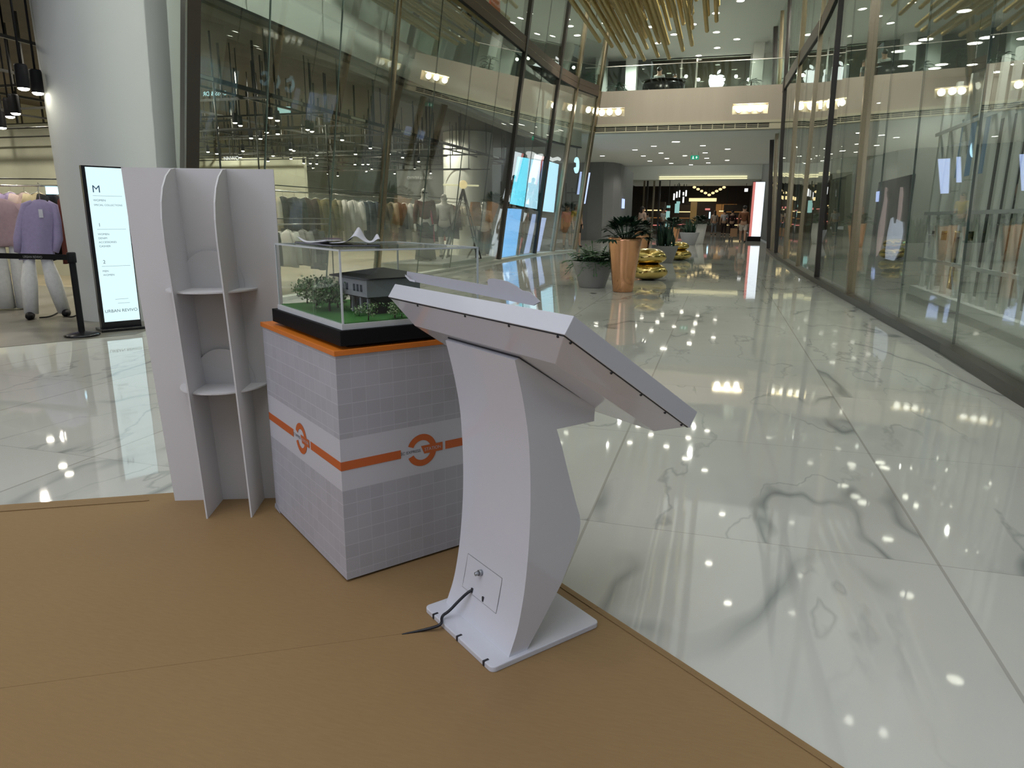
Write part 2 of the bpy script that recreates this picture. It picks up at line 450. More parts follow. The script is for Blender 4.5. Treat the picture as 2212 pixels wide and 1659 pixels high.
M['e_spot'] = emat('spot_glow', (1.0, 0.94, 0.78), 22)
M['e_niche'] = emat('niche_glow', (1.0, 0.90, 0.60), 3.2)
M['e_screen'] = emat('sign_glow', (0.74, 0.97, 1.0), 1.02)
M['e_cyan'] = emat('cyan_led', (0.16, 0.74, 0.98), 2.4)
M['e_blue'] = emat('blue_led', (0.18, 0.50, 0.98), 2.0)
M['e_pale'] = emat('pale_led', (0.48, 0.80, 1.0), 2.1)
M['e_lav'] = emat('lavender_led', (0.48, 0.60, 1.0), 1.3)
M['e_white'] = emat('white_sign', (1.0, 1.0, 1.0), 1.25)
M['e_warm'] = emat('warm_sign', (1.0, 0.78, 0.38), 1.3)
M['e_cove'] = emat('cove_glow', (1.0, 0.92, 0.55), 1.1)
M['e_dress'] = emat('poster_white_glow', (0.74, 0.80, 0.98), 0.85)  # added glow so the dress on the dark panel shows
M['e_pskin'] = emat('poster_skin_glow', (0.62, 0.45, 0.44), 0.75)  # same added glow for the arms
M['e_green'] = emat('exit_green', (0.01, 0.38, 0.20), 0.8)
M['e_red'] = emat('red_panel', (0.95, 0.30, 0.26), 0.7)
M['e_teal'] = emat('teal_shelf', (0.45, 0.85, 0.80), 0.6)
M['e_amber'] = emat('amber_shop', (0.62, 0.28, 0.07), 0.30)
M['e_reflection'] = emat('reflection_glow', (0.32, 0.55, 0.72), 0.32)  # glow imitating a reflected blue screen
M['ink'] = pmat('sign_ink', (0.03, 0.10, 0.20), 0.5)
M['inkg'] = pmat('sign_ink_grey', (0.10, 0.16, 0.20), 0.5)
M['beltprint'] = pmat('belt_print', (0.30, 0.30, 0.30), 0.6)

CL = {}
def cloth(c):
    k = tuple(round(v, 3) for v in c)
    if k not in CL: CL[k] = pmat('fabric', c, 0.85, var=0.12, scale=25, spec=0.2)
    return CL[k]

def text_mb(s, size, mb, o, ax, ay, mi=0, depth=0.0006, align='LEFT'):
    """lettering as a thin mesh: o origin, ax reading direction, ay up direction"""
    cu = bpy.data.curves.new('t', 'FONT'); cu.body = s; cu.size = size; cu.align_x = align
    ob = bpy.data.objects.new('t', cu); COL.objects.link(ob)
    dg = bpy.context.evaluated_depsgraph_get()
    me = bpy.data.meshes.new_from_object(ob.evaluated_get(dg))
    ax = Vector(ax); ay = Vector(ay); o = Vector(o); n = ax.cross(ay).normalized()
    vs = [o + ax*v.co.x + ay*v.co.y + n*depth for v in me.vertices]
    mb.add(vs, [tuple(p.vertices) for p in me.polygons], mi)
    bpy.data.objects.remove(ob); bpy.data.curves.remove(cu); bpy.data.meshes.remove(me)

# ================================================================== SETTING
TRIM = [0]; WIN = [0]
def trim(o):
    return struct(o)
def trimname():
    TRIM[0] += 1; return 'trim_%d' % TRIM[0]
def winname():
    WIN[0] += 1; return 'window_%d' % WIN[0]

struct(MB().box(-8, 2.35, -8, 80, -0.2, 0).build('floor', M['marble']))

# ---- left facade line, leaning inwards as it rises
LK = 0.13
def lbase(Y):
    if Y <= 23: return -6.4+0.01*Y
    if Y <= 25.5: return -6.17+(Y-23)*0.11
    return -5.895+(Y-25.5)*0.26
LJ = [7.22, 8.6, 10.35, 12.1, 14.0, 15.9, 17.8, 19.75, 21.7, 23.5, 25.4, 27.2]
def lpt(Y, z, off=0.0):
    return (lbase(Y)+LK*z+off, Y, z)
def rbase(Y):
    T = [(-7, 2.25), (3, 2.2), (5.66, 2.19), (7.54, 2.22), (9.66, 2.147), (12.39, 2.08), (15.86, 1.985), (19, 1.95), (23, 1.92), (31.4, 1.95)]
    for (a, p), (b, q) in zip(T, T[1:]):
        if Y <= b: return p+(q-p)*(Y-a)/(b-a)
    return T[-1][1]
def rlean(Y):
    if Y < 14: return -0.03
    if Y < 19: return -0.03+0.03*(Y-14)/5
    return -0.055*(Y-19)/12
RJ = [-6.0, -3.5, -1.0, 1.3, 3.6, 5.66, 7.54, 9.45, 11.0, 12.39, 14.1, 15.86, 17.6, 19.4, 21.2, 23.0, 25.0, 27.0, 29.2, 31.4]
def rpt(Y, z, off=0.0):
    return (rbase(Y)+rlean(Y)*z+off, Y, z)

def panes(J, pt, zs, glass, side):
    for a, b in zip(J, J[1:]):
        for z0, z1 in zs:
            g = 0.008
            q = [pt(a+g, z0), pt(b-g, z0), pt(b-g, z1), pt(a+g, z1)]
            q2 = [pt(a+g, z0, side*0.012), pt(b-g, z0, side*0.012), pt(b-g, z1, side*0.012), pt(a+g, z1, side*0.012)]
            w = MB().hexa(q, q2).build(winname(), glass)
            struct(w)
            j = [pt(b-g, z0), pt(b+g, z0), pt(b+g, z1), pt(b-g, z1)]
            j2 = [pt(b-g, z0, side*0.02), pt(b+g, z0, side*0.02), pt(b+g, z1, side*0.02), pt(b-g, z1, side*0.02)]
            MB().hexa(j, j2).build('joint', M['jointm'], w)
panes(LJ, lpt, [(0.06, 5.60), (5.98, CZ)], M['glass'], -1)
panes(RJ, rpt, [(0.10, 5.58), (5.95, CZ)], M['glassr'], 1)

def band(J, pt, z0, z1, o0, o1, mat, step=None):
    mb = MB()
    for a, b in zip(J, J[1:]):
        mb.hexa([pt(a, z0, o0), pt(b, z0, o0), pt(b, z1, o0), pt(a, z1, o0)],
                [pt(a, z0, o1), pt(b, z0, o1), pt(b, z1, o1), pt(a, z1, o1)])
    return struct(mb.build(trimname(), mat))
band(LJ, lpt, 5.62, 5.98, 0.03, -0.25, M['fascia'])
band(LJ, lpt, 5.595, 5.62, 0.035, -0.25, M['black'])
band(LJ, lpt, 5.79, 5.80, 0.034, 0.0, M['bronze'])
band(LJ, lpt, 0.0, 0.06, 0.06, -0.10, M['plaster'])
band(RJ, rpt, 5.60, 5.95, -0.03, 0.25, M['fascia'])
band(RJ, rpt, 5.565, 5.60, -0.035, 0.25, M['black'])
band(RJ, rpt, 0.0, 0.10, -0.10, 0.06, M['darkbronze'])
# posts
def post(pt, Y, w, d0, d1, mat, z1=CZ):
    a = [pt(Y-w, 0, d0), pt(Y+w, 0, d0), pt(Y+w, 0, d1), pt(Y-w, 0, d1)]
    b = [pt(Y-w, z1, d0), pt(Y+w, z1, d0), pt(Y+w, z1, d1), pt(Y-w, z1, d1)]
    struct(MB().hexa(a, b).build(trimname(), mat))
post(lpt, 7.18, 0.11, 0.03, -0.03, M['darkbronze'])
post(lpt, 7.055, 0.015, 0.035, -0.03, M['chrome'])
post(lpt, 12.15, 0.035, 0.04, -0.08, M['bronze'])
post(lpt, 19.7, 0.08, 0.05, -0.16, M['darkbronze'])
post(lpt, 23.5, 0.07, 0.05, -0.10, M['darkbronze'])
post(lpt, 25.4, 0.07, 0.05, -0.10, M['bronze'])
post(lpt, 27.2, 0.08, 0.05, -0.10, M['bronze'])
post(rpt, 12.39, 0.05, -0.06, 0.10, M['bronze'])
post(rpt, 15.86, 0.05, -0.05, 0.10, M['darkbronze'])
post(rpt, 19.4, 0.05, -0.05, 0.10, M['bronze'])
post(rpt, 23.0, 0.07, -0.06, 0.14, M['bronze'])
post(rpt, 27.0, 0.08, -0.06, 0.14, M['darkbronze'])
post(rpt, 29.2, 0.08, -0.06, 0.14, M['bronze'])
post(rpt, 31.4, 0.10, -0.08, 0.16, M['darkbronze'])

# ---- spandrel and gallery behind the left facade
def lband(z0, z1, off, th, mat, J=LJ, name='wall_left'):
    mb = MB()
    for a, b in zip(J, J[1:]):
        x0a, x0b = lbase(a)+LK*4.4+off, lbase(b)+LK*4.4+off
        mb.hexa([(x0a, a, z0), (x0b, b, z0), (x0b, b, z1), (x0a, a, z1)],
                [(x0a-th, a, z0), (x0b-th, b, z0), (x0b-th, b, z1), (x0a-th, a, z1)])
    return struct(mb.build(name, mat))
lband(3.86, 5.6, -0.42, 0.12, M['plaster'])
lband(3.82, 3.86, -0.40, 0.16, M['black'], name=trimname())
struct(MB().box(-17, -6.65, -8, 27.4, 3.92, 4.0).build('ceiling_left_shop', M['shopdark']))
struct(MB().box(-17, -6.3, -8, 27.4, 5.62, 5.97).build('floor_gallery_left', M['ceil']))
struct(MB().box(-9.8, -9.6, -8, 40, 5.97, CZ).build('wall_gallery_left', M['plaster']))
struct(MB().box(-6.95, -6.7, -8, 6.2, 4.0, CZ).build('wall_left_upper', M['plaster']))
struct(MB().box(-17.2, -17, -8, 42, 0, 5.6).build('wall_left_back', M['shopwall']))
struct(MB().box(-17, -8, -8.2, -8, 0, CZ).build('wall_rear_left', M['shopwall']))
# partition panels inside the left shop
struct(MB().box(-16.9, -12.2, 19.2, 19.35, 0, 3.0).build('wall_partition_1', M['shopwall']))
struct(MB().box(-12.2, -8.6, 25.6, 25.75, 0, 3.9).build('wall_partition_2', M['shopwall2']))
struct(MB().box(-14.6, -10.6, 11.4, 11.55, 0, 3.0).build('wall_partition_3', M['shopwall']))
mb = MB()
pl = [(-17, -2, 0), (-9.4, 0.1, 0), (-6.555, 4.905, 0), (-6.228, 5.454, 0), (-5.95, 5.93, 0), (-6.30, 6.95, 0), (-6.30, 9.6, 0), (-17, 9.6, 0)]
struct(mb.prism(pl, (0, 0, 0.004)).build('floor_left_entrance', M['shopfloor']))
mb = MB()
pl = [(-17, 9.6, 0), (-6.32, 9.6, 0), (-6.24, 23, 0), (-5.97, 25.5, 0), (-5.5, 27.3, 0), (-17, 27.3, 0)]
struct(mb.prism(pl, (0, 0, 0.004)).build('floor_left_shop', M['tanfloor']))

# ---- big pale column by the entrance, leaning and widening upwards
mb = MB(); vs = []; fs = []; n = 48
for i, z in enumerate((0, 0.12, 3.4, CZ)):
    cx, cy, r = -7.10+0.03*z, 7.15, 0.655+0.033*z
    for k in range(n):
        a = 2*PI*k/n; vs.append((cx+r*math.cos(a), cy+r*math.sin(a), z))
for i in range(3):
    for k in range(n):
        a = i*n+k; b = i*n+(k+1) % n; fs.append((a, b, b+n, a+n))
mb.add(vs, fs, 0, True)
struct(mb.build('column_left', M['column']))
# round column inside the left shop
cc = aty(1003, 560, 22.0)
mb = MB().lathe([(0.80, 0), (0.80, 3.9)], (cc.x, 22.4, 0), 40)
struct(mb.build('column_shop', M['plaster']))

# ---- ceilings
struct(MB().box(-9.6, 9, -8, 36.4, CZ, CZ+0.2).build('ceiling', M['ceil']))
struct(MB().box(-8, 8, -8.2, -8, 0, CZ).build('wall_rear', M['plaster']))

# ---- right shop
struct(MB().box(2.1, 9, -7, 32, -0.2, 0.004).build('floor_right_shop', M['greyfloor']))
struct(MB().box(2.3, 9, -7, 32, 4.35, 4.5).build('ceiling_right_shop', M['ceil']))
mb = MB()
for a, b in zip(RJ, RJ[1:]):
    xa, xb = rbase(a)+0.55, rbase(b)+0.55
    mb.hexa([(xa, a, 4.5), (xb, b, 4.5), (xb, b, CZ), (xa, a, CZ)], [(xa+.1, a, 4.5), (xb+.1, b, 4.5), (xb+.1, b, CZ), (xa+.1, a, CZ)])
struct(mb.build('wall_right', M['plaster']))
struct(MB().box(7.4, 7.6, -7, 32, 0, 4.35).build('wall_right_back', M['shopwall2']))
struct(MB().box(5.6, 5.7, 6.5, 18.6, 0, 3.4).build('wall_right_display', M['farblack']))
struct(MB().box(3.3, 7.4, 18.6, 18.8, 0, 4.35).build('wall_right_partition', M['plaster']))
struct(MB().box(2.45, 7.4, 26.0, 26.2, 0, 4.35).build('wall_right_partition_far', M['shopwall']))

# ---- bridge
BY = 27.5
def bz(x, y): return aty(x, y, BY)
bl, br_ = bz(1276, 199), bz(1675, 189)
zt, zb = 5.84, bz(1470, 264).z
cor = bz(1470, 275).z
bx0, bx1 = -5.42, 1.92
mb = MB()
# face with two rectangular light niches
nl = (bz(1284, 243).x, bz(1349, 243).x, bz(1316, 252).z, bz(1316, 233).z)
nr = (bz(1582, 235).x, bz(1659, 235).x, bz(1620, 246).z, bz(1620, 223).z)
cuts = [bx0, nl[0], nl[1], nr[0], nr[1], bx1]
for i in range(5):
    x0, x1 = cuts[i], cuts[i+1]
    if i in (1, 3):
        q = nl if i == 1 else nr
        mb.box(x0, x1, BY, BY+0.5, zb, q[2]); mb.box(x0, x1, BY, BY+0.5, q[3], zt)
        mb.box(x0, x1, BY+0.42, BY+0.5, q[2], q[3])
    else:
        mb.box(x0, x1, BY, BY+0.5, zb, zt)
struct(mb.build('wall_bridge', M['bridge']))
mb = MB().box(bx0, bx1, BY-0.06, BY+0.4, zb-0.09, zb)
mb.box(bx0, bx1, BY-0.02, BY+0.4, cor-0.12, zb-0.09)
struct(mb.build(trimname(), M['cream']))
mb = MB()
x0, x1 = bz(1286, 277).x, bz(1663, 272).x
for k in range(3):
    z = cor-0.075+k*0.055
    nseg = 16
    for s in range(nseg):
        a = x0+(x1-x0)*s/nseg; b = x0+(x1-x0)*(s+0.93)/nseg
        mb.box(a, b, BY-0.024, BY, z, z+0.032)
o = mb.build('air_grille', M['black']); tag(o, 'long slotted black air grille along the bridge edge', 'vent')
struct(MB().box(-9, 8, BY+0.3, 44.8, cor-0.12, zt-0.14).build('ceiling_corridor', M['ceil']))
struct(MB().box(-9, 8, BY+0.45, 44.8, zt-0.14, zt).build('floor_upper', M['greyfloor']))
UZ = cor-0.12
# balustrade on the bridge
mb = MB()
gxs = [bx0+0.1+(bx1-bx0-0.2)*k/5 for k in range(6)]
b = thing('glass_balustrade', 'clear glass balustrade with thin rail along the bridge top', 'railing', (0, BY+0.12, zt))
for a, c in zip(gxs, gxs[1:]):
    MB().box(a+0.01, c-0.01, 0, 0.016, 0, 0.86).build('glass_panel', M['balglass'], b)
MB().box(bx0+0.1, bx1-0.1, -0.01, 0.03, 0.86, 0.885).build('handrail', M['chrome'], b)
# upper shop front behind the bridge
sy = 36.0
ulx, urx = aty(1405, 150, sy).x, aty(1620, 150, sy).x
zc = aty(1520, 121, sy).z
struct(MB().box(-9.6, ulx, sy, sy+0.2, zt, CZ).build('wall_upper_left', M['shopwall2']))
struct(MB().box(urx, 4, sy, sy+0.2, zt, CZ).build('wall_upper_right', M['plaster']))
struct(MB().box(ulx, urx, sy, sy+0.2, zc, CZ).build('wall_upper_head', M['ceil']))
struct(MB().box(ulx, urx, sy+1.2, sy+1.4, zt, zc).build('wall_upper_shop', M['brownwall']))
mb = MB()
xa = aty(1636, 150, 34.0).x
struct(MB().box(xa-0.22, xa+0.22, 33.8, 34.2, zt, CZ).build('column_upper', M['plaster']))
for k, px in enumerate((1300, 1365)):
    x = aty(px, 150, 35.2).x
    struct(MB().box(x-0.25, x+0.25, 34.9, 35.5, zt, CZ).build('column_upper_left_%d' % (k+1), M['column']))

# ---- corridor beyond the bridge
mb = MB()
gp = [(-13, 42.2), (-9.0, 41.9), (-7.6, 41.4), (-6.7, 41.3), (-6.2, 41.8), (-5.95, 43.0), (-6.0, 46), (-6.3, 52)]
for (ax_, ay_), (bx_, by_) in zip(gp, gp[1:]):
    mb.hexa([(ax_, ay_, 0), (bx_, by_, 0), (bx_, by_, UZ), (ax_, ay_, UZ)], [(ax_-.2, ay_+.2, 0), (bx_-.2, by_+.2, 0), (bx_-.2, by_+.2, UZ), (ax_-.2, ay_+.2, UZ)])
struct(mb.build('wall_curved', M['greywall']))
struct(MB().box(2.6, 2.8, 31.6, 80, 0, CZ).build('wall_corridor_right', M['greywall']))
struct(MB().box(-8, 3, 57.0, 57.2, 4.2, 9.2).build('wall_bulkhead', M['plaster']))
struct(MB().box(-8, 3, 44.8, 57.2, 9.0, 9.2).build('ceiling_void', M['ceil']))
struct(MB().box(-8, 3, 44.7, 44.8, UZ, 9.2).build('wall_void_front', M['plaster']))
struct(MB().box(-8.2, -8, 43, 62, 0, 9.2).build('wall_void_left', M['shopwall2']))
x0, x1 = aty(1424, 383, 56.9).x, aty(1614, 383, 56.9).x
zcv = aty(1500, 384, 56.9).z
o = MB().box(x0, x1, 56.93, 57.0, zcv-0.10, zcv-0.03).box(x0, x1, 56.93, 57.0, zcv+0.05, zcv+0.12).build('cove_light', M['e_cove'])
tag(o, 'long glowing cove strip across the far bulkhead', 'light')
struct(MB().box(-8, 3, 57.2, 68.0, 4.2, 4.4).build('ceiling_far', M['ceil']))
struct(MB().box(-12, 3, 68.0, 80, 4.6, 4.8).build('ceiling_far_dark', M['farblack']))
struct(MB().box(-12, 3, 78, 78.2, 0, 4.6).build('wall_end', M['brownwall']))
struct(MB().box(-12.2, -12, 60, 78, 0, 4.6).build('wall_end_left', M['brownwall']))
for k, px in enumerate((1387, 1394, 1408, 1420)):
    p = aty(px, 500, 58.5)
    struct(MB().box(p.x-0.07, p.x+0.07, 58.4, 58.6, 0, 4.2).build(trimname(), M['darkbronze'] if k % 2 else M['bronze']))

# ---- kraft paper laid on the floor
c0 = Vector((-1.438, 2.944)); e1 = Vector((-0.873, -0.486)); e2 = Vector((0.81, -0.63)).normalized()
def K(u, v, z=0.0): return (c0.x+e1.x*u+e2.x*v, c0.y+e1.y*u+e2.y*v, z)
sA = atz(0, 1489); sB = atz(862, 1372)
sd = (sB-sA).normalized(); sn = Vector((-sd.y, sd.x, 0))
def clip(poly, p, n):
    out = []
    for i in range(len(poly)):
        a, b = Vector(poly[i]), Vector(poly[(i+1) % len(poly)])
        da, db = (a-p).dot(n), (b-p).dot(n)
        if da >= 0: out.append(a)
        if da*db < 0: out.append(a+(b-a)*(da/(da-db)))
    return out
full = [K(0, 0), K(9, 0), K(9, 9), K(0, CZ)]
hi_ = clip(full, sA+sn*0.0009, sn); lo_ = clip(full, sA-sn*0.0009, -sn)
o = MB().prism(hi_, (0, 0, 0.003)).build('kraft_paper', M['kraft'])
tag(o, 'brown kraft paper sheet lying under the plinth and kiosk', 'floor paper')
o = MB().prism(lo_, (0, 0, 0.0034)).build('kraft_paper', M['kraft'])
tag(o, 'brown kraft paper sheet in front of the slit, at the bottom of the photo', 'floor paper')
o = MB().prism([K(0.012, 0.42, 0.0045), K(0.012, 9, 0.0045), K(0.028, 9, 0.0045), K(0.028, 0.42, 0.0045)], (0, 0, 0.0012)).build('paper_tape', M['kraft2'])
tag(o, 'brown tape strip along the right edge of the kraft paper', 'tape')
o = MB().prism([K(1.15, 0.03, 0.0045), K(9, 0.03, 0.0045), K(9, 0.09, 0.0045), K(1.15, 0.09, 0.0045)], (0, 0, 0.0012)).build('paper_tape', M['kraft2'])
tag(o, 'brown tape strip along the back edge of the kraft paper', 'tape')

# ================================================================== PLINTH WITH MODEL
PF = Vector((-1.1676, 1.9539, 0)); PA = math.atan2(0.79481, 0.60686)
S = 0.762
pl = thing('display_plinth', 'square white tile-print plinth with an orange top and orange roundel band', 'plinth', PF, PA)
mb = MB()
z0, z1 = 0.012, 0.81
mb.add([(0, 0, z0), (S, 0, z0), (S, 0, z1), (0, 0, z1)], [(0, 1, 2, 3)], 0)
mb.add([(0, S, z0), (S, S, z0), (S, S, z1), (0, S, z1)], [(3, 2, 1, 0)], 0)
mb.add([(0, 0, z0), (0, S, z0), (0, S, z1), (0, 0, z1)], [(3, 2, 1, 0)], 1)
mb.add([(S, 0, z0), (S, S, z0), (S, S, z1), (S, 0, z1)], [(0, 1, 2, 3)], 1)
mb.add([(0, 0, z1), (S, 0, z1), (S, S, z1), (0, S, z1), (0, 0, z0), (S, 0, z0), (S, S, z0), (0, S, z0)], [(0, 1, 2, 3), (7, 6, 5, 4)], 0)
mb.build('body', [M['wrapx'], M['wrapy']], pl)
MB().box(0.03, S-0.03, 0.03, S-0.03, 0.003, 0.0125).build('foot', M['black'], pl)
MB().box(-0.006, S+0.006, -0.006, S+0.006, 0.81, 0.828).build('top_board', M['orange'], pl, 0.001, 1)
# loose hem of the print at the left bottom corner
MB().prism([(-0.002, S, 0.035), (-0.002, S+0.012, 0.012), (-0.002, S-0.06, 0.008), (-0.002, S-0.03, 0.02)], (-0.0015, 0, 0)).build('print_hem', M['wrapy'], pl)
def roundel(o, ax, x0, x1, c):
    """orange band with ring logo; x runs along ax from the left end of the face"""
    o = Vector(o); ax = Vector(ax); ay = Vector((0, 0, 1)); n = ax.cross(ay)
    def P(x, z, d=0.0012): return o+ax*x+ay*z+n*d
    zc_ = 0.431; h = 0.0155
    st = MB()
    st.hexa([P(x0, zc_-h, 0.0002), P(c-0.085, zc_-h, 0.0002), P(c-0.085, zc_+h, 0.0002), P(x0, zc_+h, 0.0002)], [P(x0, zc_-h), P(c-0.085, zc_-h), P(c-0.085, zc_+h), P(x0, zc_+h)])
    st.build('stripe', M['orangeprint'], pl); st = MB()
    st.hexa([P(c+0.098, zc_-h, 0.0002), P(x1, zc_-h, 0.0002), P(x1, zc_+h, 0.0002), P(c+0.098, zc_+h, 0.0002)], [P(c+0.098, zc_-h), P(x1, zc_-h), P(x1, zc_+h), P(c+0.098, zc_+h)])
    st.build('stripe', M['orangeprint'], pl)
    rg = MB(); R0, R1 = 0.037, 0.060
    def arc(a0, a1, n_=28):
        vs = []
        for i in range(n_+1):
            a = a0+(a1-a0)*i/n_
            vs += [P(c+R0*math.cos(a), zc_+R0*math.sin(a)), P(c+R1*math.cos(a), zc_+R1*math.sin(a))]
        fs = [(2*i, 2*i+1, 2*i+3, 2*i+2) for i in range(n_)]
        rg.add(vs, fs, 0)
    arc(math.radians(-12), math.radians(158)); arc(math.radians(202), math.radians(350))
    rg.add([P(c-0.004, zc_+h, 0.0015), P(c+0.009, zc_-h, 0.0015), P(c+0.086, zc_-h, 0.0015), P(c+0.086, zc_+h, 0.0015)], [(0, 1, 2, 3)], 0)
    text_mb('SC EXPRESS', 0.0155, rg, P(c-0.086, zc_-0.005, 0), ax, ay, 1, 0.0016)
    text_mb('STATION', 0.0165, rg, P(c+0.010, zc_-0.0055, 0), ax, ay, 2, 0.0021)
    rg.build('logo', [M['orangeprint'], M['greyprint'], M['whiteprint']], pl)
roundel((0, 0, 0), (1, 0, 0), 0.0, S, 0.308)
roundel((0, S, 0), (0, -1, 0), 0.0, S, 0.385)

# ---- architectural model under an acrylic cover
mo = thing('model_case', 'clear acrylic display case with black base holding a model house', 'display case', PF+Vector((0, 0, 0.828)), PA)
MB().box(0.06, 0.55, 0.04, 0.645, 0.0, 0.012).build('foot', M['black'], mo)
MB().box(0.02, 0.585, 0.0, 0.685, 0.011, 0.062).build('base', M['black'], mo, 0.0015, 1)
MB().box(0.034, 0.570, 0.014, 0.655, 0.0615, 0.080).build('border', M['whitegloss'], mo)
MB().box(0.046, 0.558, 0.026, 0.643, 0.079, 0.083).build('grass', M['grass'], mo)
X0, X1, Y0, Y1, ZA, ZB = 0.040, 0.565, 0.020, 0.648, 0.0805, 0.318
t = 0.005
mb = MB()
mb.box(X0, X1, Y0, Y0+t, ZA, ZB-t); mb.box(X0, X1, Y1-t, Y1, ZA, ZB-t)
mb.box(X0, X0+t, Y0+t, Y1-t, ZA, ZB-t); mb.box(X1-t, X1, Y0+t, Y1-t, ZA, ZB-t)
mb.box(X0, X1, Y0, Y1, ZB-t, ZB)
mb.build('cover', M['acrylic'], mo)
e = 0.0028
mb = MB()
for x in (X0, X1):
    for y in (Y0, Y1):
        mb.box(x-e, x+e, y-e, y+e, ZA, ZB)
for y in (Y0, Y1): mb.box(X0-e, X1+e, y-e, y+e, ZB-2*e+0.001, ZB+0.001)
for x in (X0, X1): mb.box(x-e, x+e, Y0, Y1, ZB-2*e+0.001, ZB+0.001)
mb.build('cover_edges', M['acryledge'], mo)
CPv = PF+Vector((0, 0, 0.828))
cA, sA_ = math.cos(PA), math.sin(PA)
def toL(P):
    d = P-CPv; return Vector((d.x*cA+d.y*sA_, -d.x*sA_+d.y*cA, d.z))
GZ = 0.911
hc = toL(atz(799, 681, GZ))            # near corner of the lower storey
h = empty('house', (hc.x, hc.y, 0.083), 0.06); h.parent = mo
hw, hd = 0.20, 0.17                    # along local x (right), local y (left)
mb = MB()
mb.box(0.012, hw, 0.012, hd, 0, 0.062)
mb.box(-0.006, hw+0.02, -0.006, hd, 0.058, 0.064)
mb.build('ground_floor', M['houseb'], h)
mb = MB().box(-0.016, hw, -0.016, hd+0.03, 0.064, 0.126)
mb.build('upper_floor', M['housew'], h)
mb = MB()
r0, r1 = (-0.040, -0.040, 0.126), (hw+0.045, hd+0.055, 0.126)
cx_, cy_ = (r0[0]+r1[0])/2, (r0[1]+r1[1])/2
mb.add([(r0[0], r0[1], .126), (r1[0], r0[1], .126), (r1[0], r1[1], .126), (r0[0], r1[1], .126),
        (r0[0], r0[1], .131), (r1[0], r0[1], .131), (r1[0], r1[1], .131), (r0[0], r1[1], .131), (cx_-0.01, cy_, .158), (cx_+0.01, cy_, .158)],
       [(3, 2, 1, 0), (0, 1, 5, 4), (1, 2, 6, 5), (2, 3, 7, 6), (3, 0, 4, 7), (4, 5, 9, 8), (5, 6, 9), (6, 7, 8, 9), (7, 4, 8)])
mb.build('roof', M['roof'], h)
for k, yy in enumerate((0.018, 0.044, 0.070, 0.125)):
    MB().box(-0.0185, -0.016, yy, yy+0.013, 0.082, 0.106).build('window', M['pane'], h)
for yy in (0.03, 0.085):
    MB().box(0.0095, 0.012, yy, yy+0.03, 0.002, 0.046).build('door', M['pane'], h)
for yy in (0.012, 0.066, 0.13):
    MB().box(0.002, 0.010, yy, yy+0.010, 0, 0.058).build('pillar', M['housew'], h)
rt = random.Random(3)
def tree(name, px, py, hgt, rad, mat, blob=26):
    p = toL(atz(px, py, GZ))
    t_ = empty(name, (p.x, p.y, 0.083)); t_.parent = mo
    MB().tube([(0, 0, 0), (0.001, 0, hgt*0.35), (0.003, 0.002, hgt*0.7)], [0.004*hgt/0.1, 0.003*hgt/0.1, 0.0015], 6).build('stem', M['bark'], t_)
    mb = MB()
    for k in range(blob):
        a = rt.uniform(0, 2*PI); q = rt.uniform(0.25, 1); zz = hgt*rt.uniform(0.32, 0.98)
        rr = rad*q*(1-0.6*abs(zz/hgt-0.6))
        c = (rr*math.cos(a), rr*math.sin(a), zz)
        for j in range(9):
            d = Vector((rt.gauss(0, 1), rt.gauss(0, 1), rt.gauss(0, 0.7)))*rad*0.16
            s_ = rad*rt.uniform(0.05, 0.11)
            o_ = Vector(c)+d; u_ = Vector((rt.gauss(0, 1), rt.gauss(0, 1), rt.gauss(0, 1))).normalized(); w_ = u_.orthogonal().normalized()
            mb.add([o_+u_*s_, o_+w_*s_, o_-u_*s_, o_-w_*s_], [(0, 1, 2, 3)], 1 if rt.random() < 0.25 else 0)
    mb.build('foliage', [mat, M['treew']], t_)
tree('model_tree', 684, 666, 0.112, 0.075, M['treeg'], 60)
tree('model_tree', 712, 672, 0.105, 0.070, M['treeg'], 60)
tree('model_tree', 664, 655, 0.085, 0.055, M['treeg'], 40)
tree('model_tree', 730, 664, 0.085, 0.055, M['treeg'], 40)
tree('model_tree', 796, 692, 0.055, 0.034, M['treeg'], 24)
tree('model_shrub', 776, 683, 0.030, 0.032, M['treeg'], 24)
tree('model_tree', 853, 687, 0.062, 0.042, M['treeg'], 30)
tree('model_shrub', 868, 686, 0.045, 0.040, M['treeg'], 24)

# ---- papers lying on the case
ZT = 0.828+0.3195
def onT(px, py, dz=0.0):
    return atz(px, py, ZT+dz)
q = [onT(636, 525), onT(716, 533.2), onT(823, 533.0), onT(742, 525)]
fo = thing('document_folder', 'dark folder lying under the curled papers on the acrylic case', 'folder', (q[0]+q[2])/2)
base = (q[0]+q[2])/2
qq = [v-base for v in q]
MB().prism(qq, (0, 0, 0.0022)).build('cover', M['blackgloss'], fo)
MB().prism([v*0.985+Vector((0, 0, 0.0052)) for v in qq], (0, 0, 0.0016)).build('flap', M['blackgloss'], fo)
MB().prism([v*0.97+Vector((0, 0, 0.0024)) for v in qq], (0, 0, 0.0026)).build('inner_sheet', M['paper'], fo)
def sheet(name, label, a, b, c, d, hfun, mat, nu=22, nv=10, z=0.0072):
    """a curled sheet: corners a b c d, heights from hfun"""
    vs = []; fs = []
    for i in range(nu+1):
        for j in range(nv+1):
            u = i/nu; v = j/nv
            p = (a*(1-u)+b*u)*(1-v)+(d*(1-u)+c*u)*v
            vs.append(p+Vector((0, 0, z+hfun(u, v))))
    for i in range(nu):
        for j in range(nv):
            k = i*(nv+1)+j; fs.append((k, k+nv+1, k+nv+2, k+1))
    o = vs[0].copy()
    mb = MB().add([v-o for v in vs], fs, 0, True)
    ob = mb.build(name, mat); ob.location = o
    md = ob.modifiers.new('s', 'SOLIDIFY'); md.thickness = 0.0005
    tag(ob, label, 'paper')
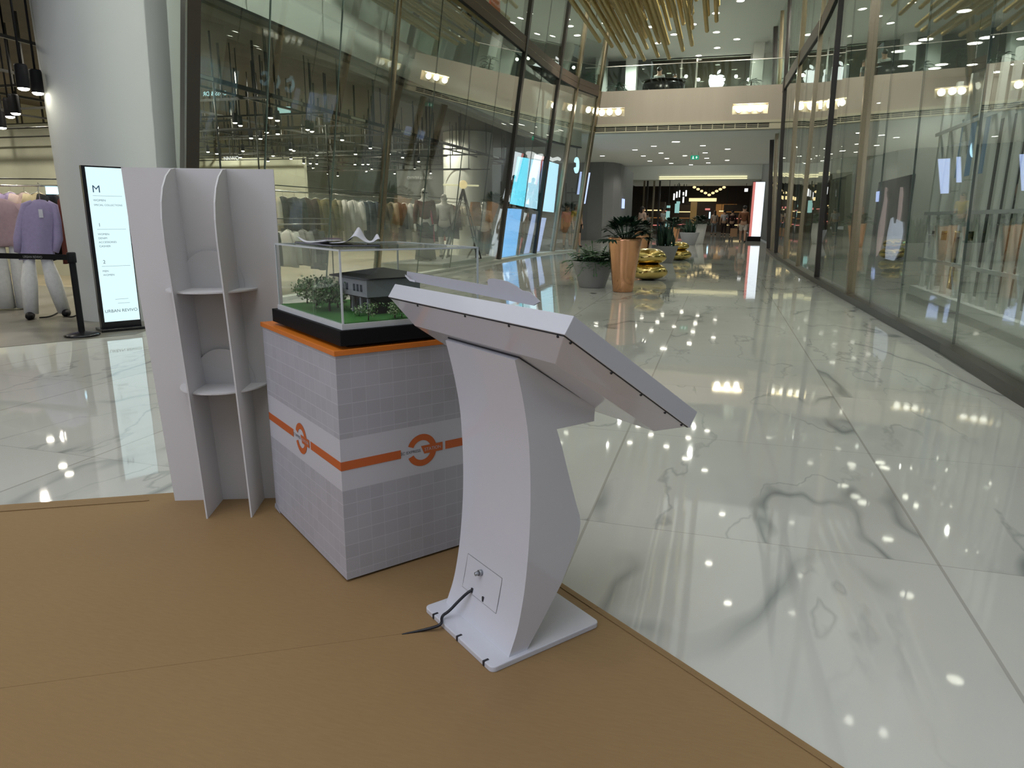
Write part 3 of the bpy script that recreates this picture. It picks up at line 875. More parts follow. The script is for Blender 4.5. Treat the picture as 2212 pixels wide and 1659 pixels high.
L0, L1, L2, L3 = onT(638, 525.5), onT(700, 531.5), onT(780, 531.5), onT(742, 525.5)
sheet('paper_sheet', 'flat white paper with one lifted corner at the left of the case top', onT(640, 526), onT(690, 530.5), onT(720, 529), onT(700, 525.6),
      lambda u, v: 0.020*math.exp(-((u)**2+(v)**2)/0.05)+0.002*v, M['paper'])
sheet('paper_sheet', 'grey-lilac folded leaflet with a purple end on the case top', onT(665, 529), onT(700, 532), onT(740, 530.5), onT(708, 526.5),
      lambda u, v: 0.006+0.004*math.sin(u*2), cloth((0.45, 0.44, 0.53)), z=0.0095)
sheet('paper_strip', 'dark purple paper strip among the white papers', onT(695, 527.5), onT(712, 529.5), onT(745, 529.5), onT(728, 526.8),
      lambda u, v: 0.013, M['purple'], z=0.0095)
def hump(u, v):
    w = u
    return 0.052*math.exp(-((w-0.50)/0.15)**2)*(0.45+0.55*v)+0.028*math.exp(-((w-0.97)/0.10)**2)*(0.5+0.5*v)+0.001
sheet('paper_sheet', 'white paper curled up into a wave at the right of the case top', onT(712, 532.4), onT(822, 532.0), onT(818, 529.0), onT(735, 528.0), hump, M['paper'], 40, 8, z=0.011)

# ================================================================== TOUCH KIOSK
KL = Vector((-0.830, 1.866, 0.0)); KA = math.atan2(-0.617, 0.787)
ki = thing('touch_kiosk', 'glossy white touch-screen kiosk with a curved pedestal seen from behind', 'kiosk', KL+Vector((0, 0, 0.003)), KA)
# base plate with rounded corners
def rrect(x0, x1, y0, y1, r, n=6):
    out = []
    for cx, cy, a0 in ((x1-r, y1-r, 0), (x0+r, y1-r, 90), (x0+r, y0+r, 180), (x1-r, y0+r, 270)):
        for i in range(n+1):
            a = math.radians(a0+90*i/n); out.append((cx+r*math.cos(a), cy+r*math.sin(a)))
    return out
rr = rrect(-0.006, 0.388, -0.004, 0.404, 0.018)
MB().prism([(x, y, 0.0) for x, y in rr], (0, 0, 0.018)).build('base_plate', M['kiosk'], ki, 0.003, 2)
for x in (0.056, 0.201, 0.347):
    MB().box(x-0.0035, x+0.0035, -0.0065, 0.012, 0.004, 0.0195).build('clip', M['kioskdark'], ki)
# pedestal: side outline swept across the width
prof_back = [(0.063, 0.016), (0.092, 0.09), (0.110, 0.17), (0.122, 0.252), (0.131, 0.36), (0.134, 0.46), (0.132, 0.56), (0.125, 0.66), (0.111, 0.745), (0.094, 0.82), (0.076, 0.888)]
prof_front = [(0.098, 0.894), (0.363, 0.723), (0.361, 0.676), (0.222, 0.676), (0.243, 0.62), (0.262, 0.558), (0.285, 0.487), (0.306, 0.425), (0.317, 0.395), (0.322, 0.368), (0.318, 0.335), (0.300, 0.285), (0.254, 0.191), (0.19, 0.10), (0.128, 0.016)]
def crom(P, n=5):
    out = []
    for i in range(len(P)-1):
        a_, b_, c_, d_ = P[max(i-1, 0)], P[i], P[i+1], P[min(i+2, len(P)-1)]
        for k in range(n):
            t = k/n
            out.append(tuple(0.5*(2*b_[j]+(c_[j]-a_[j])*t+(2*a_[j]-5*b_[j]+4*c_[j]-d_[j])*t*t+(3*b_[j]-a_[j]-3*c_[j]+d_[j])*t**3) for j in (0, 1)))
    out.append(P[-1]); return out
prof_back = crom(prof_back)
pf = prof_back+prof_front
mb = MB()
a = [(0.018, y, z) for y, z in pf]; b = [(0.374, y, z) for y, z in pf]
mb.hexa(a, b)
ped = mb.build('pedestal', M['kiosk'], ki)
for pl_ in ped.data.polygons: pl_.use_smooth = len(pl_.vertices) == 4
ped.data.set_sharp_from_angle(angle=math.radians(12))
# service hatch on the back
def yb(z):
    for (y0, z0_), (y1, z1_) in zip(prof_back, prof_back[1:]):
        if z <= z1_: return y0+(y1-y0)*(z-z0_)/(z1_-z0_)
    return prof_back[-1][0]
ha, hb_, hz0, hz1 = 0.075, 0.265, 0.095, 0.202
ht = empty('hatch', (0, 0, 0)); ht.parent = ki
nn = 6
vs = []; fs = []
mb = MB()
for i in range(nn):
    za, zb_ = hz0+(hz1-hz0)*i/nn, hz0+(hz1-hz0)*(i+1)/nn
    mb.hexa([(ha, yb(za)-0.0012, za), (hb_, yb(za)-0.0012, za), (hb_, yb(zb_)-0.0012, zb_), (ha, yb(zb_)-0.0012, zb_)],
            [(ha, yb(za)+0.003, za), (hb_, yb(za)+0.003, za), (hb_, yb(zb_)+0.003, zb_), (ha, yb(zb_)+0.003, zb_)])
mb.build('panel', M['kiosk'], ht)
mb = MB()
g = 0.0016
for (xa, xb, za, zb_) in ((ha-g, ha, hz0-g, hz1+g), (hb_, hb_+g, hz0-g, hz1+g), (ha, hb_, hz0-g, hz0), (ha, hb_, hz1, hz1+g)):
    mb.hexa([(xa, yb(za)-0.0005, za), (xb, yb(za)-0.0005, za), (xb, yb(zb_)-0.0005, zb_), (xa, yb(zb_)-0.0005, zb_)],
            [(xa, yb(za)+0.003, za), (xb, yb(za)+0.003, za), (xb, yb(zb_)+0.003, zb_), (xa, yb(zb_)+0.003, zb_)])
mb.build('gap', M['steel'], ht)
zc_ = 0.176
MB().tube([(0.160, yb(zc_)-0.001, zc_), (0.160, yb(zc_)-0.012, zc_+0.002)], 0.0095, 16).tube([(0.160, yb(zc_)-0.012, zc_+0.002), (0.158, yb(zc_)-0.024, zc_)], [0.007, 0.006], 12).build('lock', M['steel'], ht)
for x in (0.130, 0.192):
    z = 0.107
    MB().box(x-0.004, x+0.004, yb(z)-0.004, yb(z)+0.004, z-0.011, z+0.006).build('cable_slot', M['kioskdark'], ht)
# head: tilted slab with a deep bevelled back cover
TR = Vector((0.64, 0.018, 0.997)); sl = Vector((0, 0.836, -0.549)); nr_ = Vector((0, 0.549, 0.836)); ax = Vector((1, 0, 0))
HW, HH = 0.885, 0.53
TL = TR-ax*HW
def Hp(x, s, n_): return TL+ax*x+sl*s+nr_*n_
hd_ = empty('head', (0, 0, 0)); hd_.parent = ki
MB().hexa([Hp(0, 0, 0), Hp(HW, 0, 0), Hp(HW, HH, 0), Hp(0, HH, 0)], [Hp(0, 0, 0.048), Hp(HW, 0, 0.048), Hp(HW, HH, 0.048), Hp(0, HH, 0.048)]).build('frame', M['kiosk'], hd_, 0.0015, 2)
MB().hexa([Hp(0.035, 0.035, 0.0475), Hp(HW-0.035, 0.035, 0.0475), Hp(HW-0.035, HH-0.035, 0.0475), Hp(0.035, HH-0.035, 0.0475)],
          [Hp(0.035, 0.035, 0.0495), Hp(HW-0.035, 0.035, 0.0495), Hp(HW-0.035, HH-0.035, 0.0495), Hp(0.035, HH-0.035, 0.0495)]).build('screen', M['screen'], hd_)
i_ = 0.004
MB().hexa([Hp(i_, i_, -0.002), Hp(HW-i_, i_, -0.002), Hp(HW-i_, HH-i_, -0.002), Hp(i_, HH-i_, -0.002)], [Hp(i_, i_, 0.0005), Hp(HW-i_, i_, 0.0005), Hp(HW-i_, HH-i_, 0.0005), Hp(i_, HH-i_, 0.0005)]).build('seam', M['kioskdark'], hd_)
w0 = 0.007; d_ = -0.046
MB().hexa([Hp(w0+0.08, 0.088, d_), Hp(HW-0.088, 0.088, d_), Hp(HW-0.075, HH-0.035, d_), Hp(w0+0.07, HH-0.035, d_)],
          [Hp(w0, w0, -0.0015), Hp(HW-w0, w0, -0.0015), Hp(HW-w0, HH-w0, -0.0015), Hp(w0, HH-w0, -0.0015)]).build('back_cover', M['kiosk'], hd_, 0.0012, 1)
for x in (0.19, 0.46, 0.665, 0.855):
    MB().ball(Hp(x, 0.010, -0.004), 0.0035, 8, 6).build('screw', M['kioskdark'], hd_)
for s in (0.035, 0.19, 0.315, 0.425, 0.505):
    MB().ball(Hp(HW-0.010, s, -0.004), 0.0035, 8, 6).build('screw', M['kioskdark'], hd_)
# dark joint between pedestal and head
MB().hexa([(0.014, 0.086, 0.8935), (0.378, 0.086, 0.8935), (0.378, 0.366, 0.7145), (0.014, 0.366, 0.7145)],
          [(0.014, 0.088, 0.8985), (0.378, 0.088, 0.8985), (0.378, 0.368, 0.7195), (0.014, 0.368, 0.7195)]).build('joint_strip', M['kioskdark'], ki)

# ---- cut-out board propped on the screen
bo = [(-0.243, 1.074), (-0.235, 1.058), (-0.2, 1.047), (0.452, 1.037), (0.472, 1.048), (0.452, 1.056), (0.420, 1.0668), (0.388, 1.0678), (0.355, 1.077), (0.314, 1.0845), (0.280, 1.0865), (0.247, 1.087), (0.229, 1.0845), (0.2255, 1.079), (0.236, 1.068)]
bb = thing('cutout_board', 'grey cut-out board with a wavy top edge propped on the kiosk screen', 'board', KL+Vector((0, 0, 0.003)), KA)
sh = 0.003
MB().prism([(x, 0.075+0.35*(z-1.04), z-sh+0.004) for x, z in bo], (0, 0.004, 0)).build('panel', M['card'], bb)
pts = [(-0.238, 0.078, 1.058), (-0.215, 0.066, 1.062), (-0.185, 0.066, 1.050), (-0.165, 0.074, 1.047)]
mb = MB()
for (xa, ya, za), (xb, yb_, zb_) in zip(pts, pts[1:]):
    mb.hexa([(xa, ya, za), (xb, yb_, zb_), (xb, yb_, zb_+0.006), (xa, ya, za+0.006)], [(xa, ya+.001, za), (xb, yb_+.001, zb_), (xb, yb_+.001, zb_+0.006), (xa, ya+.001, za+0.006)])
mb.build('curl', M['paper'], bb)

# ---- power cable
ca, sa = math.cos(KA), math.sin(KA)
def Kw(x, y, z): return Vector((KL.x+ca*x-sa*y, KL.y+sa*x+ca*y, z))
e0 = Kw(0.130, yb(0.107)-0.002, 0.110)
p = [e0, Kw(0.127, 0.078, 0.104), Kw(0.117, 0.050, 0.078), Kw(0.104, 0.024, 0.046), Kw(0.092, 0.004, 0.031)]
g1 = atz(955, 1349, 0.026); g2 = atz(932, 1357, 0.013); g3 = atz(905, 1363, 0.006); g4 = atz(868, 1370.5, 0.003)
p += [g1, g2, g3, g4]
def smooth(P, it=2):
    P = [Vector(q) for q in P]
    for _ in range(it):
        Q = [P[0]]
        for a_, b_ in zip(P, P[1:]): Q += [a_*0.75+b_*0.25, a_*0.25+b_*0.75]
        Q.append(P[-1]); P = Q
    return P
pp = smooth(p)
rs = [0.0048 if i < len(pp)*0.75 else 0.0048-0.0030*(i-len(pp)*0.75)/(len(pp)*0.25) for i in range(len(pp))]
mb = MB().tube([v-e0 for v in pp], rs, 10)
o = mb.build('power_cable', M['rubber']); o.location = e0
tag(o, 'black power cable running from the kiosk hatch into the paper slit', 'cable')

# ================================================================== FOAM-BOARD SHELF
SL = Vector((-2.264, 2.366, 0.0)); SA = math.atan2(0.367, 0.93)
sf = thing('shelf_stand', 'white foam-board shelf stand with two curved fins and two half-round shelves', 'shelf stand', SL+Vector((0, 0, 0.003)), SA)
th = 0.006
MB().prism([(0, 0, 0), (0.50, 0, 0), (0.531, 0, 0.75), (0.531, 0, 1.431), (-0.063, 0, 1.431), (-0.05, 0, 0.94)], (0, th, 0)).build('back_panel', M['foam'], sf)
fp = [(0.208, 0.0), (0.205, 0.3), (0.205, 0.62), (0.207, 0.85), (0.212, 1.05), (0.213, 1.15), (0.205, 1.23), (0.185, 1.295), (0.150, 1.35), (0.100, 1.395), (0.045, 1.424), (0.0, 1.430)]
for xb, xt in ((0.204, 0.139), (0.386, 0.338)):
    mb = MB()
    pts = []
    for y, z in fp:
        x = xb+(xt-xb)*min(1, z/1.4); pts.append((x, -y, z))
    pts2 = [(xt, 0.0, 1.40), (xb, 0.0, 0.0)]
    mb.prism(pts+pts2, (th, 0, 0))
    mb.build('fin', M['foam'], sf)
def halfshelf(xc, z, rx, ry):
    mb = MB(); n = 30
    pts = [(xc+rx*math.cos(PI+PI*i/n), ry*math.sin(PI+PI*i/n), z) for i in range(n+1)]
    mb.prism(pts, (0, 0, th)); mb.build('shelf', M['foam'], sf)
    pts = [(xc+rx*0.72*math.cos(PI*i/n), -0.0032-0.016*math.sin(PI*i/n), z+th+0.155*math.sin(PI*i/n)) for i in range(n+1)]
    mb = MB(); mb.prism(pts, (0, 0.003, 0)); mb.build('back_flap', M['foam'], sf)
halfshelf(0.252, 0.945, 0.180, 0.20)
halfshelf(0.265, 0.533, 0.178, 0.19)

# ================================================================== DIRECTORY SIGN
D0 = Vector((-6.415, 5.99, 0)); D1 = Vector((-6.235, 6.30, 0))
dx = (D1-D0).normalized(); DA = math.atan2(dx.y, dx.x)
DW = (D1-D0).length
ds = thing('directory_sign', 'tall black-framed lit directory sign reading M in front of the pale column', 'sign', D0, DA)
# local: x along the face, -y towards the viewer
MB().box(-0.06, DW+0.02, -0.12, 0.14, 0.0, 0.035).build('base', M['blackgloss'], ds, 0.004, 1)
MB().box(-0.035, DW+0.005, -0.03, 0.04, 0.035, 1.745).build('frame', M['blackgloss'], ds)
MB().box(0.0, DW-0.004, -0.034, -0.03, 0.105, 1.730).build('screen', M['e_screen'], ds)
def st(s, size, x, z, mi=0):
    mb = MB(); text_mb(s, size, mb, (x, -0.0345, z), (1, 0, 0), (0, 0, 1), 0, 0.0006); mb.build('lettering', (M['ink'], M['inkg'])[mi], ds)
def rule(x0, x1, z): MB().box(x0, x1, -0.0355, -0.0345, z, z+0.0025).build('rule', M['inkg'], ds)
st('M', 0.105, 0.038, 1.475, 0); rule(0.04, 0.32, 1.44)
st('WOMEN', 0.030, 0.038, 1.385, 1); st('SPECIAL COLLECTIONS', 0.026, 0.038, 1.338, 1)
st('1', 0.052, 0.055, 1.125, 1); rule(0.04, 0.32, 1.095)
for k, s in enumerate(('WOMEN', 'DENIM', 'ACCESSORIES', 'CASHIER')): st(s, 0.028, 0.040, 1.035-0.042*k, 1)
st('2', 0.052, 0.055, 0.735, 1); rule(0.04, 0.32, 0.705)
st('MEN', 0.028, 0.042, 0.645, 1); st('WOMEN', 0.028, 0.042, 0.603, 1)
st('URBAN REVIVO', 0.047, 0.012, 0.205, 1)
rule(0.13, 0.26, 0.345); rule(0.15, 0.27, 0.300)

# ================================================================== BELT BARRIER
sp = atz(178, 726); spz = Vector((sp.x, sp.y, 0.004))
bs = thing('belt_barrier', 'black belt barrier post with a printed retractable belt by the shop entrance', 'barrier', spz)
MB().lathe([(0, 0), (0.165, 0), (0.17, 0.012), (0.15, 0.026), (0.05, 0.045), (0.035, 0.05), (0, 0.05)], n=36).build('base', M['blackgloss'], bs)
MB().lathe([(0.031, 0.045), (0.031, 0.80)], n=20).build('post', M['black'], bs)
MB().lathe([(0, 0.76), (0.040, 0.76), (0.042, 0.775), (0.042, 0.855), (0.036, 0.866), (0, 0.866)], n=20).build('head', M['black'], bs)
be = Vector((-2.6, -0.10, -0.006))
bn = Vector((be.y, -be.x, 0)).normalized()*0.002
z0, z1 = 0.785, 0.842
a = [Vector((-0.04, 0, z0)), Vector((be.x, be.y, z0+be.z)), Vector((be.x, be.y, z1+be.z)), Vector((-0.04, 0, z1))]
MB().hexa([p-bn for p in a], [p+bn for p in a]).build('belt', M['black'], bs)
mb = MB()
bd = Vector((-be.x, -be.y, 0)).normalized()
text_mb('URBAN REVIVO', 0.036, mb, Vector((-0.62, -0.024, 0.797))-Vector((0, 0.003, 0)), bd, (0, 0, 1), 0, 0.0008)
mb.build('belt_print', M['beltprint'], bs)

# ================================================================== GARMENTS
def garment_mesh(w, l, d=0.06, sleeve=0.55, flare=1.0, seed=0):
    """hanging top: body in the local XZ plane, neck at z=0, hem at z=-l"""
    r = random.Random(seed); mb = MB()
    n = 20; m = 10; vs = []; fs = []
    for i in range(m+1):
        t = i/m
        if t < 0.08: hw_ = 0.07+(w/2-0.07)*(t/0.08)**0.7
        else: hw_ = w/2*(1-0.06*math.sin((t-0.08)*3))*(1+(flare-1)*t)
        dd = d*(0.35+0.65*min(1, t*4))
        z = -l*t
        for k in range(n):
            a = 2*PI*k/n
            c, s = math.cos(a), math.sin(a)
            x = hw_*math.copysign(abs(c)**0.7, c); y = dd*math.copysign(abs(s)**0.8, s)*(1+0.35*math.sin(a*5+seed)*t)
            vs.append((x, y, z-0.03*abs(x)/(w/2)))
    for i in range(m):
        for k in range(n):
            a = i*n+k; b = i*n+(k+1) % n; fs.append((a, a+n, b+n, b))
    fs.append(tuple(range(n))); fs.append(tuple(range(m*n, m*n+n))[::-1])
    mb.add(vs, fs, 0, True)
    return mb
def sleeve_mb(w, ln, side):
    x = side*w/2*0.92
    return MB().tube([(x*0.9, 0, -0.045), (x*1.12, 0.0, -0.16), (x*1.20, 0.01, -0.16-ln*0.5), (x*1.22, 0.015, -0.16-ln)], [0.062, 0.062, 0.055, 0.05], 10)
def hanger_mb():
    mb = MB().tube([(-0.19, 0, -0.045), (-0.05, 0, 0.0), (0, 0, 0.012), (0.05, 0, 0.0), (0.19, 0, -0.045)], 0.006, 6)
    mb.tube([(0, 0, 0.012), (0, 0, 0.055), (0.018, 0, 0.075), (0.0, 0, 0.093), (-0.014, 0, 0.082)], 0.0025, 5)
    return mb
G = {}
def garment(kind, name, label, cat, loc, rz, col, group):
    """a hanging garment: first of a kind is built, later ones share its meshes"""
    t_ = thing(name, label, cat, loc, rz, group)
    if kind not in G:
        if kind == 'shirt': G[kind] = [('body', garment_mesh(0.46, 0.62)), ('sleeve', sleeve_mb(0.46, 0.42, 1)), ('sleeve', sleeve_mb(0.46, 0.42, -1))]
        elif kind == 'coat': G[kind] = [('body', garment_mesh(0.50, 0.98, 0.075, flare=1.1, seed=2)), ('sleeve', sleeve_mb(0.50, 0.50, 1)), ('sleeve', sleeve_mb(0.50, 0.50, -1))]
        elif kind == 'jacket': G[kind] = [('body', garment_mesh(0.50, 0.72, 0.085, seed=4)), ('sleeve', sleeve_mb(0.50, 0.46, 1)), ('sleeve', sleeve_mb(0.50, 0.46, -1))]
        elif kind == 'dress': G[kind] = [('body', garment_mesh(0.36, 1.02, 0.06, flare=1.25, seed=6))]
        elif kind == 'trousers': G[kind] = [('leg', MB().tube([(-0.09, 0, -0.06), (-0.10, 0, -0.5), (-0.11, 0, -0.98)], [0.085, 0.085, 0.095], 10)), ('leg', MB().tube([(0.09, 0, -0.06), (0.10, 0, -0.5), (0.11, 0, -0.98)], [0.085, 0.085, 0.095], 10)), ('waist', garment_mesh(0.34, 0.14, 0.07))]
        G[kind] = [(n_, m_) for n_, m_ in G[kind]]
    m = cloth(col)
    for n_, m_ in G[kind]: m_.build(n_, m, t_)
    hanger_mb().build('hanger', M['chrome'], t_)
    return t_
def rack(label, p0, p1, zr, legs=True, off=0.0):
    p0 = Vector(p0); p1 = Vector(p1); d = p1-p0
    t_ = thing('clothes_rail', label, 'clothes rail', (p0.x, p0.y, 0.004), math.atan2(d.y, d.x))
    L = d.length
    MB().tube([(0, 0, zr), (L, 0, zr)], 0.014, 8).build('bar', M['chrome'], t_)
    MB().tube([(0, 0, zr+0.10), (L, 0, zr+0.10)], 0.010, 8).build('upper_bar', M['rail'], t_)
    k = 2
    for i in range(k):
        x = L*i/(k-1)
        MB().tube([(x, 0, 0), (x, 0, 3.85)], 0.014, 8).build('upright', M['rail'], t_)
    return t_
ORD = ['first', 'second', 'third', 'fourth', 'fifth', 'sixth', 'seventh', 'eighth', 'ninth', 'tenth', 'eleventh', 'twelfth', 'thirteenth', 'fourteenth', 'fifteenth', 'sixteenth', 'seventeenth', 'eighteenth', 'nineteenth', 'twentieth', 'twenty-first', 'twenty-second', 'twenty-third', 'twenty-fourth', 'twenty-fifth', 'twenty-sixth', 'twenty-seventh', 'twenty-eighth']
RX, RZ = -8.0, 1.70
rack('long chrome clothes rail behind the left glass wall', (RX, 11.15), (RX, 22.1), RZ)
pal = {'cream': (0.55, 0.50, 0.38), 'charcoal': (0.045, 0.05, 0.05), 'dark brown': (0.055, 0.035, 0.028), 'olive': (0.16, 0.14, 0.06), 'khaki': (0.30, 0.26, 0.17), 'white': (0.62, 0.61, 0.56),
       'grey': (0.24, 0.24, 0.23), 'navy': (0.03, 0.045, 0.06), 'beige': (0.42, 0.37, 0.27), 'brick red': (0.42, 0.085, 0.055), 'pink': (0.60, 0.11, 0.20), 'rust brown': (0.11, 0.048, 0.036), 'stone': (0.36, 0.34, 0.28)}
gl = [('cream', 'shirt'), ('charcoal', 'coat'), ('charcoal', 'jacket'), ('dark brown', 'jacket'), ('olive', 'coat'), ('olive', 'jacket'), ('khaki', 'coat'), ('white', 'coat'), ('white', 'coat'), ('navy', 'trousers'),
      ('navy', 'trousers'), ('navy', 'coat'), ('khaki', 'coat'), ('beige', 'jacket'), ('dark brown', 'coat'), ('white', 'coat'), ('cream', 'jacket'), ('grey', 'coat'), ('stone', 'shirt'), ('pink', 'dress'), ('charcoal', 'dress'), ('grey', 'coat'), ('brick red', 'dress'), ('dark brown', 'coat'), ('rust brown', 'coat'), ('beige', 'jacket'), ('cream', 'shirt')]
rg = random.Random(5)
for i, (c, k) in enumerate(gl):
    Y = 11.42+i*0.385
    garment(k, 'hanging_'+k, '%s %s on the long rail behind the glass, %s garment from the left' % (c, k, ORD[i]), 'clothes',
            (RX, Y, RZ-0.095), rg.uniform(-0.3, 0.3)-0.45, pal[c], 'garments on the long rail')
# low second row: pieces hanging in front, seen through the acrylic case
rack('low clothes rail in the left shop behind the acrylic case', (-7.35, 9.3), (-7.35, 12.4), 1.10)
gl2 = [('stone', 'shirt'), ('navy', 'shirt'), ('charcoal', 'shirt'), ('white', 'shirt'), ('grey', 'shirt'), ('charcoal', 'jacket')]
for i, (c, k) in enumerate(gl2):
    garment(k, 'hanging_'+k, '%s %s on the low rail seen through the acrylic case, %s from the left' % (c, k, ORD[i]), 'clothes',
            (-7.35, 9.55+i*0.46, 1.005), -0.5+rg.uniform(-0.2, 0.2), pal[c], 'garments on the low rail')
# entrance rack, left of the column
E0, E1 = aty(-230, 388, 7.8), aty(150, 409, 8.6)
rack('clothes rail inside the shop entrance left of the column', (E0.x, E0.y), (E1.x, E1.y), 1.66)
ed = (E1-E0); ea = math.atan2(ed.y, ed.x)
ge = [('pink blouse', 'shirt', (0.52, 0.36, 0.38)), ('dusty pink blouse', 'shirt', (0.46, 0.31, 0.33)), ('lilac blouse', 'shirt', (0.36, 0.30, 0.48)), ('pale pink jacket', 'jacket', (0.56, 0.44, 0.42)), ('beige jacket', 'jacket', (0.50, 0.43, 0.27)), ('black coat', 'coat', (0.015, 0.014, 0.016)), ('dark red dress', 'dress', (0.10, 0.03, 0.025))]
for i, (lb, k, c) in enumerate(ge):
    p = E1-ed.normalized()*(0.07+0.205*(len(ge)-1-i))
    garment(k, 'hanging_'+k, '%s on the entrance rail left of the column, %s from the left' % (lb, ORD[i]), 'clothes', (p.x, p.y, 1.565), ea+PI/2-0.12, c, 'garments on the entrance rail')

# ================================================================== FIGURES
def skinmesh(name, pts, edges, mat, parent, sub=1, root=0):
    me = bpy.data.meshes.new(name)
    me.from_pydata([p[0] for p in pts], edges, [])
    ob = bpy.data.objects.new(name, me); COL.objects.link(ob)
    md = ob.modifiers.new('s', 'SKIN'); md.use_smooth_shade = True
    for i, p in enumerate(pts):
        r = p[1]
        me.skin_vertices[0].data[i].radius = r if isinstance(r, tuple) else (r, r)
    me.skin_vertices[0].data[root].use_root = True
    sd = ob.modifiers.new('d', 'SUBSURF'); sd.levels = sub; sd.render_levels = sub
    dg = bpy.context.evaluated_depsgraph_get(); dg.update()
    me2 = bpy.data.meshes.new_from_object(ob.evaluated_get(dg))
    bpy.data.objects.remove(ob)
    me2.materials.clear(); me2.materials.append(mat)
    for pl_ in me2.polygons: pl_.use_smooth = True
    o = bpy.data.objects.new(name, me2); COL.objects.link(o)
    if parent: o.parent = parent
    return o
def figure(root, Hh, skin, top, bottom, shoes, hair=None, stride=0.10, arm=(0.05, 0.0), sleeve='short', legs='long', longhair=False, seated=False, face=True):
    """standing or walking figure facing local -y, Hh tall"""
    h = Hh
    def q(x, y, z): return (x*h, y*h, z*h)
    s = stride
    hip = 0.50
    pts = [(q(0, 0, 0.53), 0.085*h), (q(0, 0, 0.62), 0.072*h), (q(0, 0, 0.72), 0.085*h), (q(0, 0, 0.79), 0.075*h), (q(0, 0, 0.84), 0.034*h), (q(0, -0.006, 0.885), 0.045*h), (q(0, -0.004, 0.945), (0.047*h, 0.055*h)), (q(0, 0, 0.985), 0.032*h)]
    ed_ = [(0, 1), (1, 2), (2, 3), (3, 4), (4, 5), (5, 6), (6, 7)]
    def add(p, r, par):
        pts.append((q(*p), r*h)); ed_.append((par, len(pts)-1)); return len(pts)-1
    add((0, -0.066, 0.915), 0.009, 5)                                   # nose
    for sd_ in (-1, 1): add((sd_*0.056, 0.004, 0.92), 0.010, 5)         # ears
    AR = {}
    for sd_ in (-1, 1):
        a0 = add((sd_*0.105, 0, 0.795), 0.036, 3)
        sw = arm[0 if sd_ < 0 else 1]
        a1 = add((sd_*0.135, 0.01-sw*0.3, 0.63), 0.027, a0)
        a2 = add((sd_*0.145, -0.03-sw, 0.49), 0.019, a1)
        a3 = add((sd_*0.145, -0.045-sw, 0.445), (0.018), a2)
        for f in range(4):
            add((sd_*(0.140+0.004*f), -0.060-sw+0.010*f, 0.398+0.004*abs(f-1.5)), 0.0055, a3)
        add((sd_*0.128, -0.066-sw, 0.43), 0.006, a3)
        b0 = add((sd_*0.055, 0, 0.47), 0.060, 0)
        b1 = add((sd_*0.058, -sd_*s*0.35-0.01, 0.275), 0.040, b0)
        b2 = add((sd_*0.058, -sd_*s*0.75+0.01, 0.045), 0.024, b1)
        b3 = add((sd_*0.062, -sd_*s*0.75-0.075, 0.020), 0.020, b2)
        AR[sd_] = (a0, a1, a2, b0, b1, b2, b3)
    skinmesh('body', pts, ed_, skin, root)
    # clothing shells
    g_ = 0.010*h
    tp = [pts[i] for i in (0, 1, 2, 3)]; te = [(0, 1), (1, 2), (2, 3)]
    P2 = [(p[0], p[1]+g_) for p in tp]
    for sd_ in (-1, 1):
        a0, a1, a2 = AR[sd_][:3]
        P2.append((pts[a0][0], pts[a0][1]+g_)); te.append((3, len(P2)-1))
        v0 = Vector(pts[a0][0]); v1 = Vector(pts[a1][0]); v2 = Vector(pts[a2][0])
        e_ = v0.lerp(v1, 0.8) if sleeve == 'short' else v1
        P2.append((tuple(e_), pts[a1][1]+g_)); te.append((len(P2)-2, len(P2)-1))
        if sleeve == 'long':
            P2.append((tuple(v2), pts[a2][1]+g_)); te.append((len(P2)-2, len(P2)-1))
    skinmesh('shirt', P2, te, top, root)
    P3 = [((0, 0, 0.535*h), 0.088*h+g_*0.6)]; be_ = []
    for sd_ in (-1, 1):
        b0, b1, b2, b3 = AR[sd_][3:]
        P3.append((pts[b0][0], pts[b0][1]+g_)); be_.append((0, len(P3)-1))
        v0 = Vector(pts[b0][0]); v1 = Vector(pts[b1][0]); v2 = Vector(pts[b2][0])
        if legs == 'long':
            P3.append((tuple(v1), pts[b1][1]+g_*1.3)); be_.append((len(P3)-2, len(P3)-1))
            P3.append((tuple(v1.lerp(v2, 0.92)), 0.036*h)); be_.append((len(P3)-2, len(P3)-1))
        else:
            P3.append((tuple(v0.lerp(v1, 0.9)), pts[b1][1]+g_*1.6)); be_.append((len(P3)-2, len(P3)-1))
    skinmesh('trousers' if legs == 'long' else 'shorts', P3, be_, bottom, root)
    for sd_ in (-1, 1):
        b2, b3 = AR[sd_][5:]
        v2 = Vector(pts[b2][0]); v3 = Vector(pts[b3][0])
        MB().ball(((v2.x+v3.x)/2, (v2.y+v3.y)/2, 0.022*h), 0.03*h, 10, 6, sc=(0.95, 2.0, 0.72)).build('shoe', shoes, root)
    if hair:
        mb = MB().ball((0, 0.010*h, 0.948*h), 0.058*h, 14, 10, sc=(0.98, 1.1, 1.0))
        if longhair: mb.ball((0, 0.045*h, 0.875*h), 0.05*h, 12, 8, sc=(1.0, 0.55, 1.7))
        mb.build('hair', hair, root)
def person(label, px, py, Hh, rz, top, bottom, Y=None, group=None, z=0.0, shoes=(0.03, 0.03, 0.03), hairc='hair', **kw):
    p = atz(px, py, z) if Y is None else aty(px, py, Y)
    r = thing('person', label, 'person', (p.x, p.y, z), rz, group)
    figure(r, Hh, M['skin'], cloth(top), cloth(bottom), cloth(shoes), M[hairc], **kw)
    return r, p
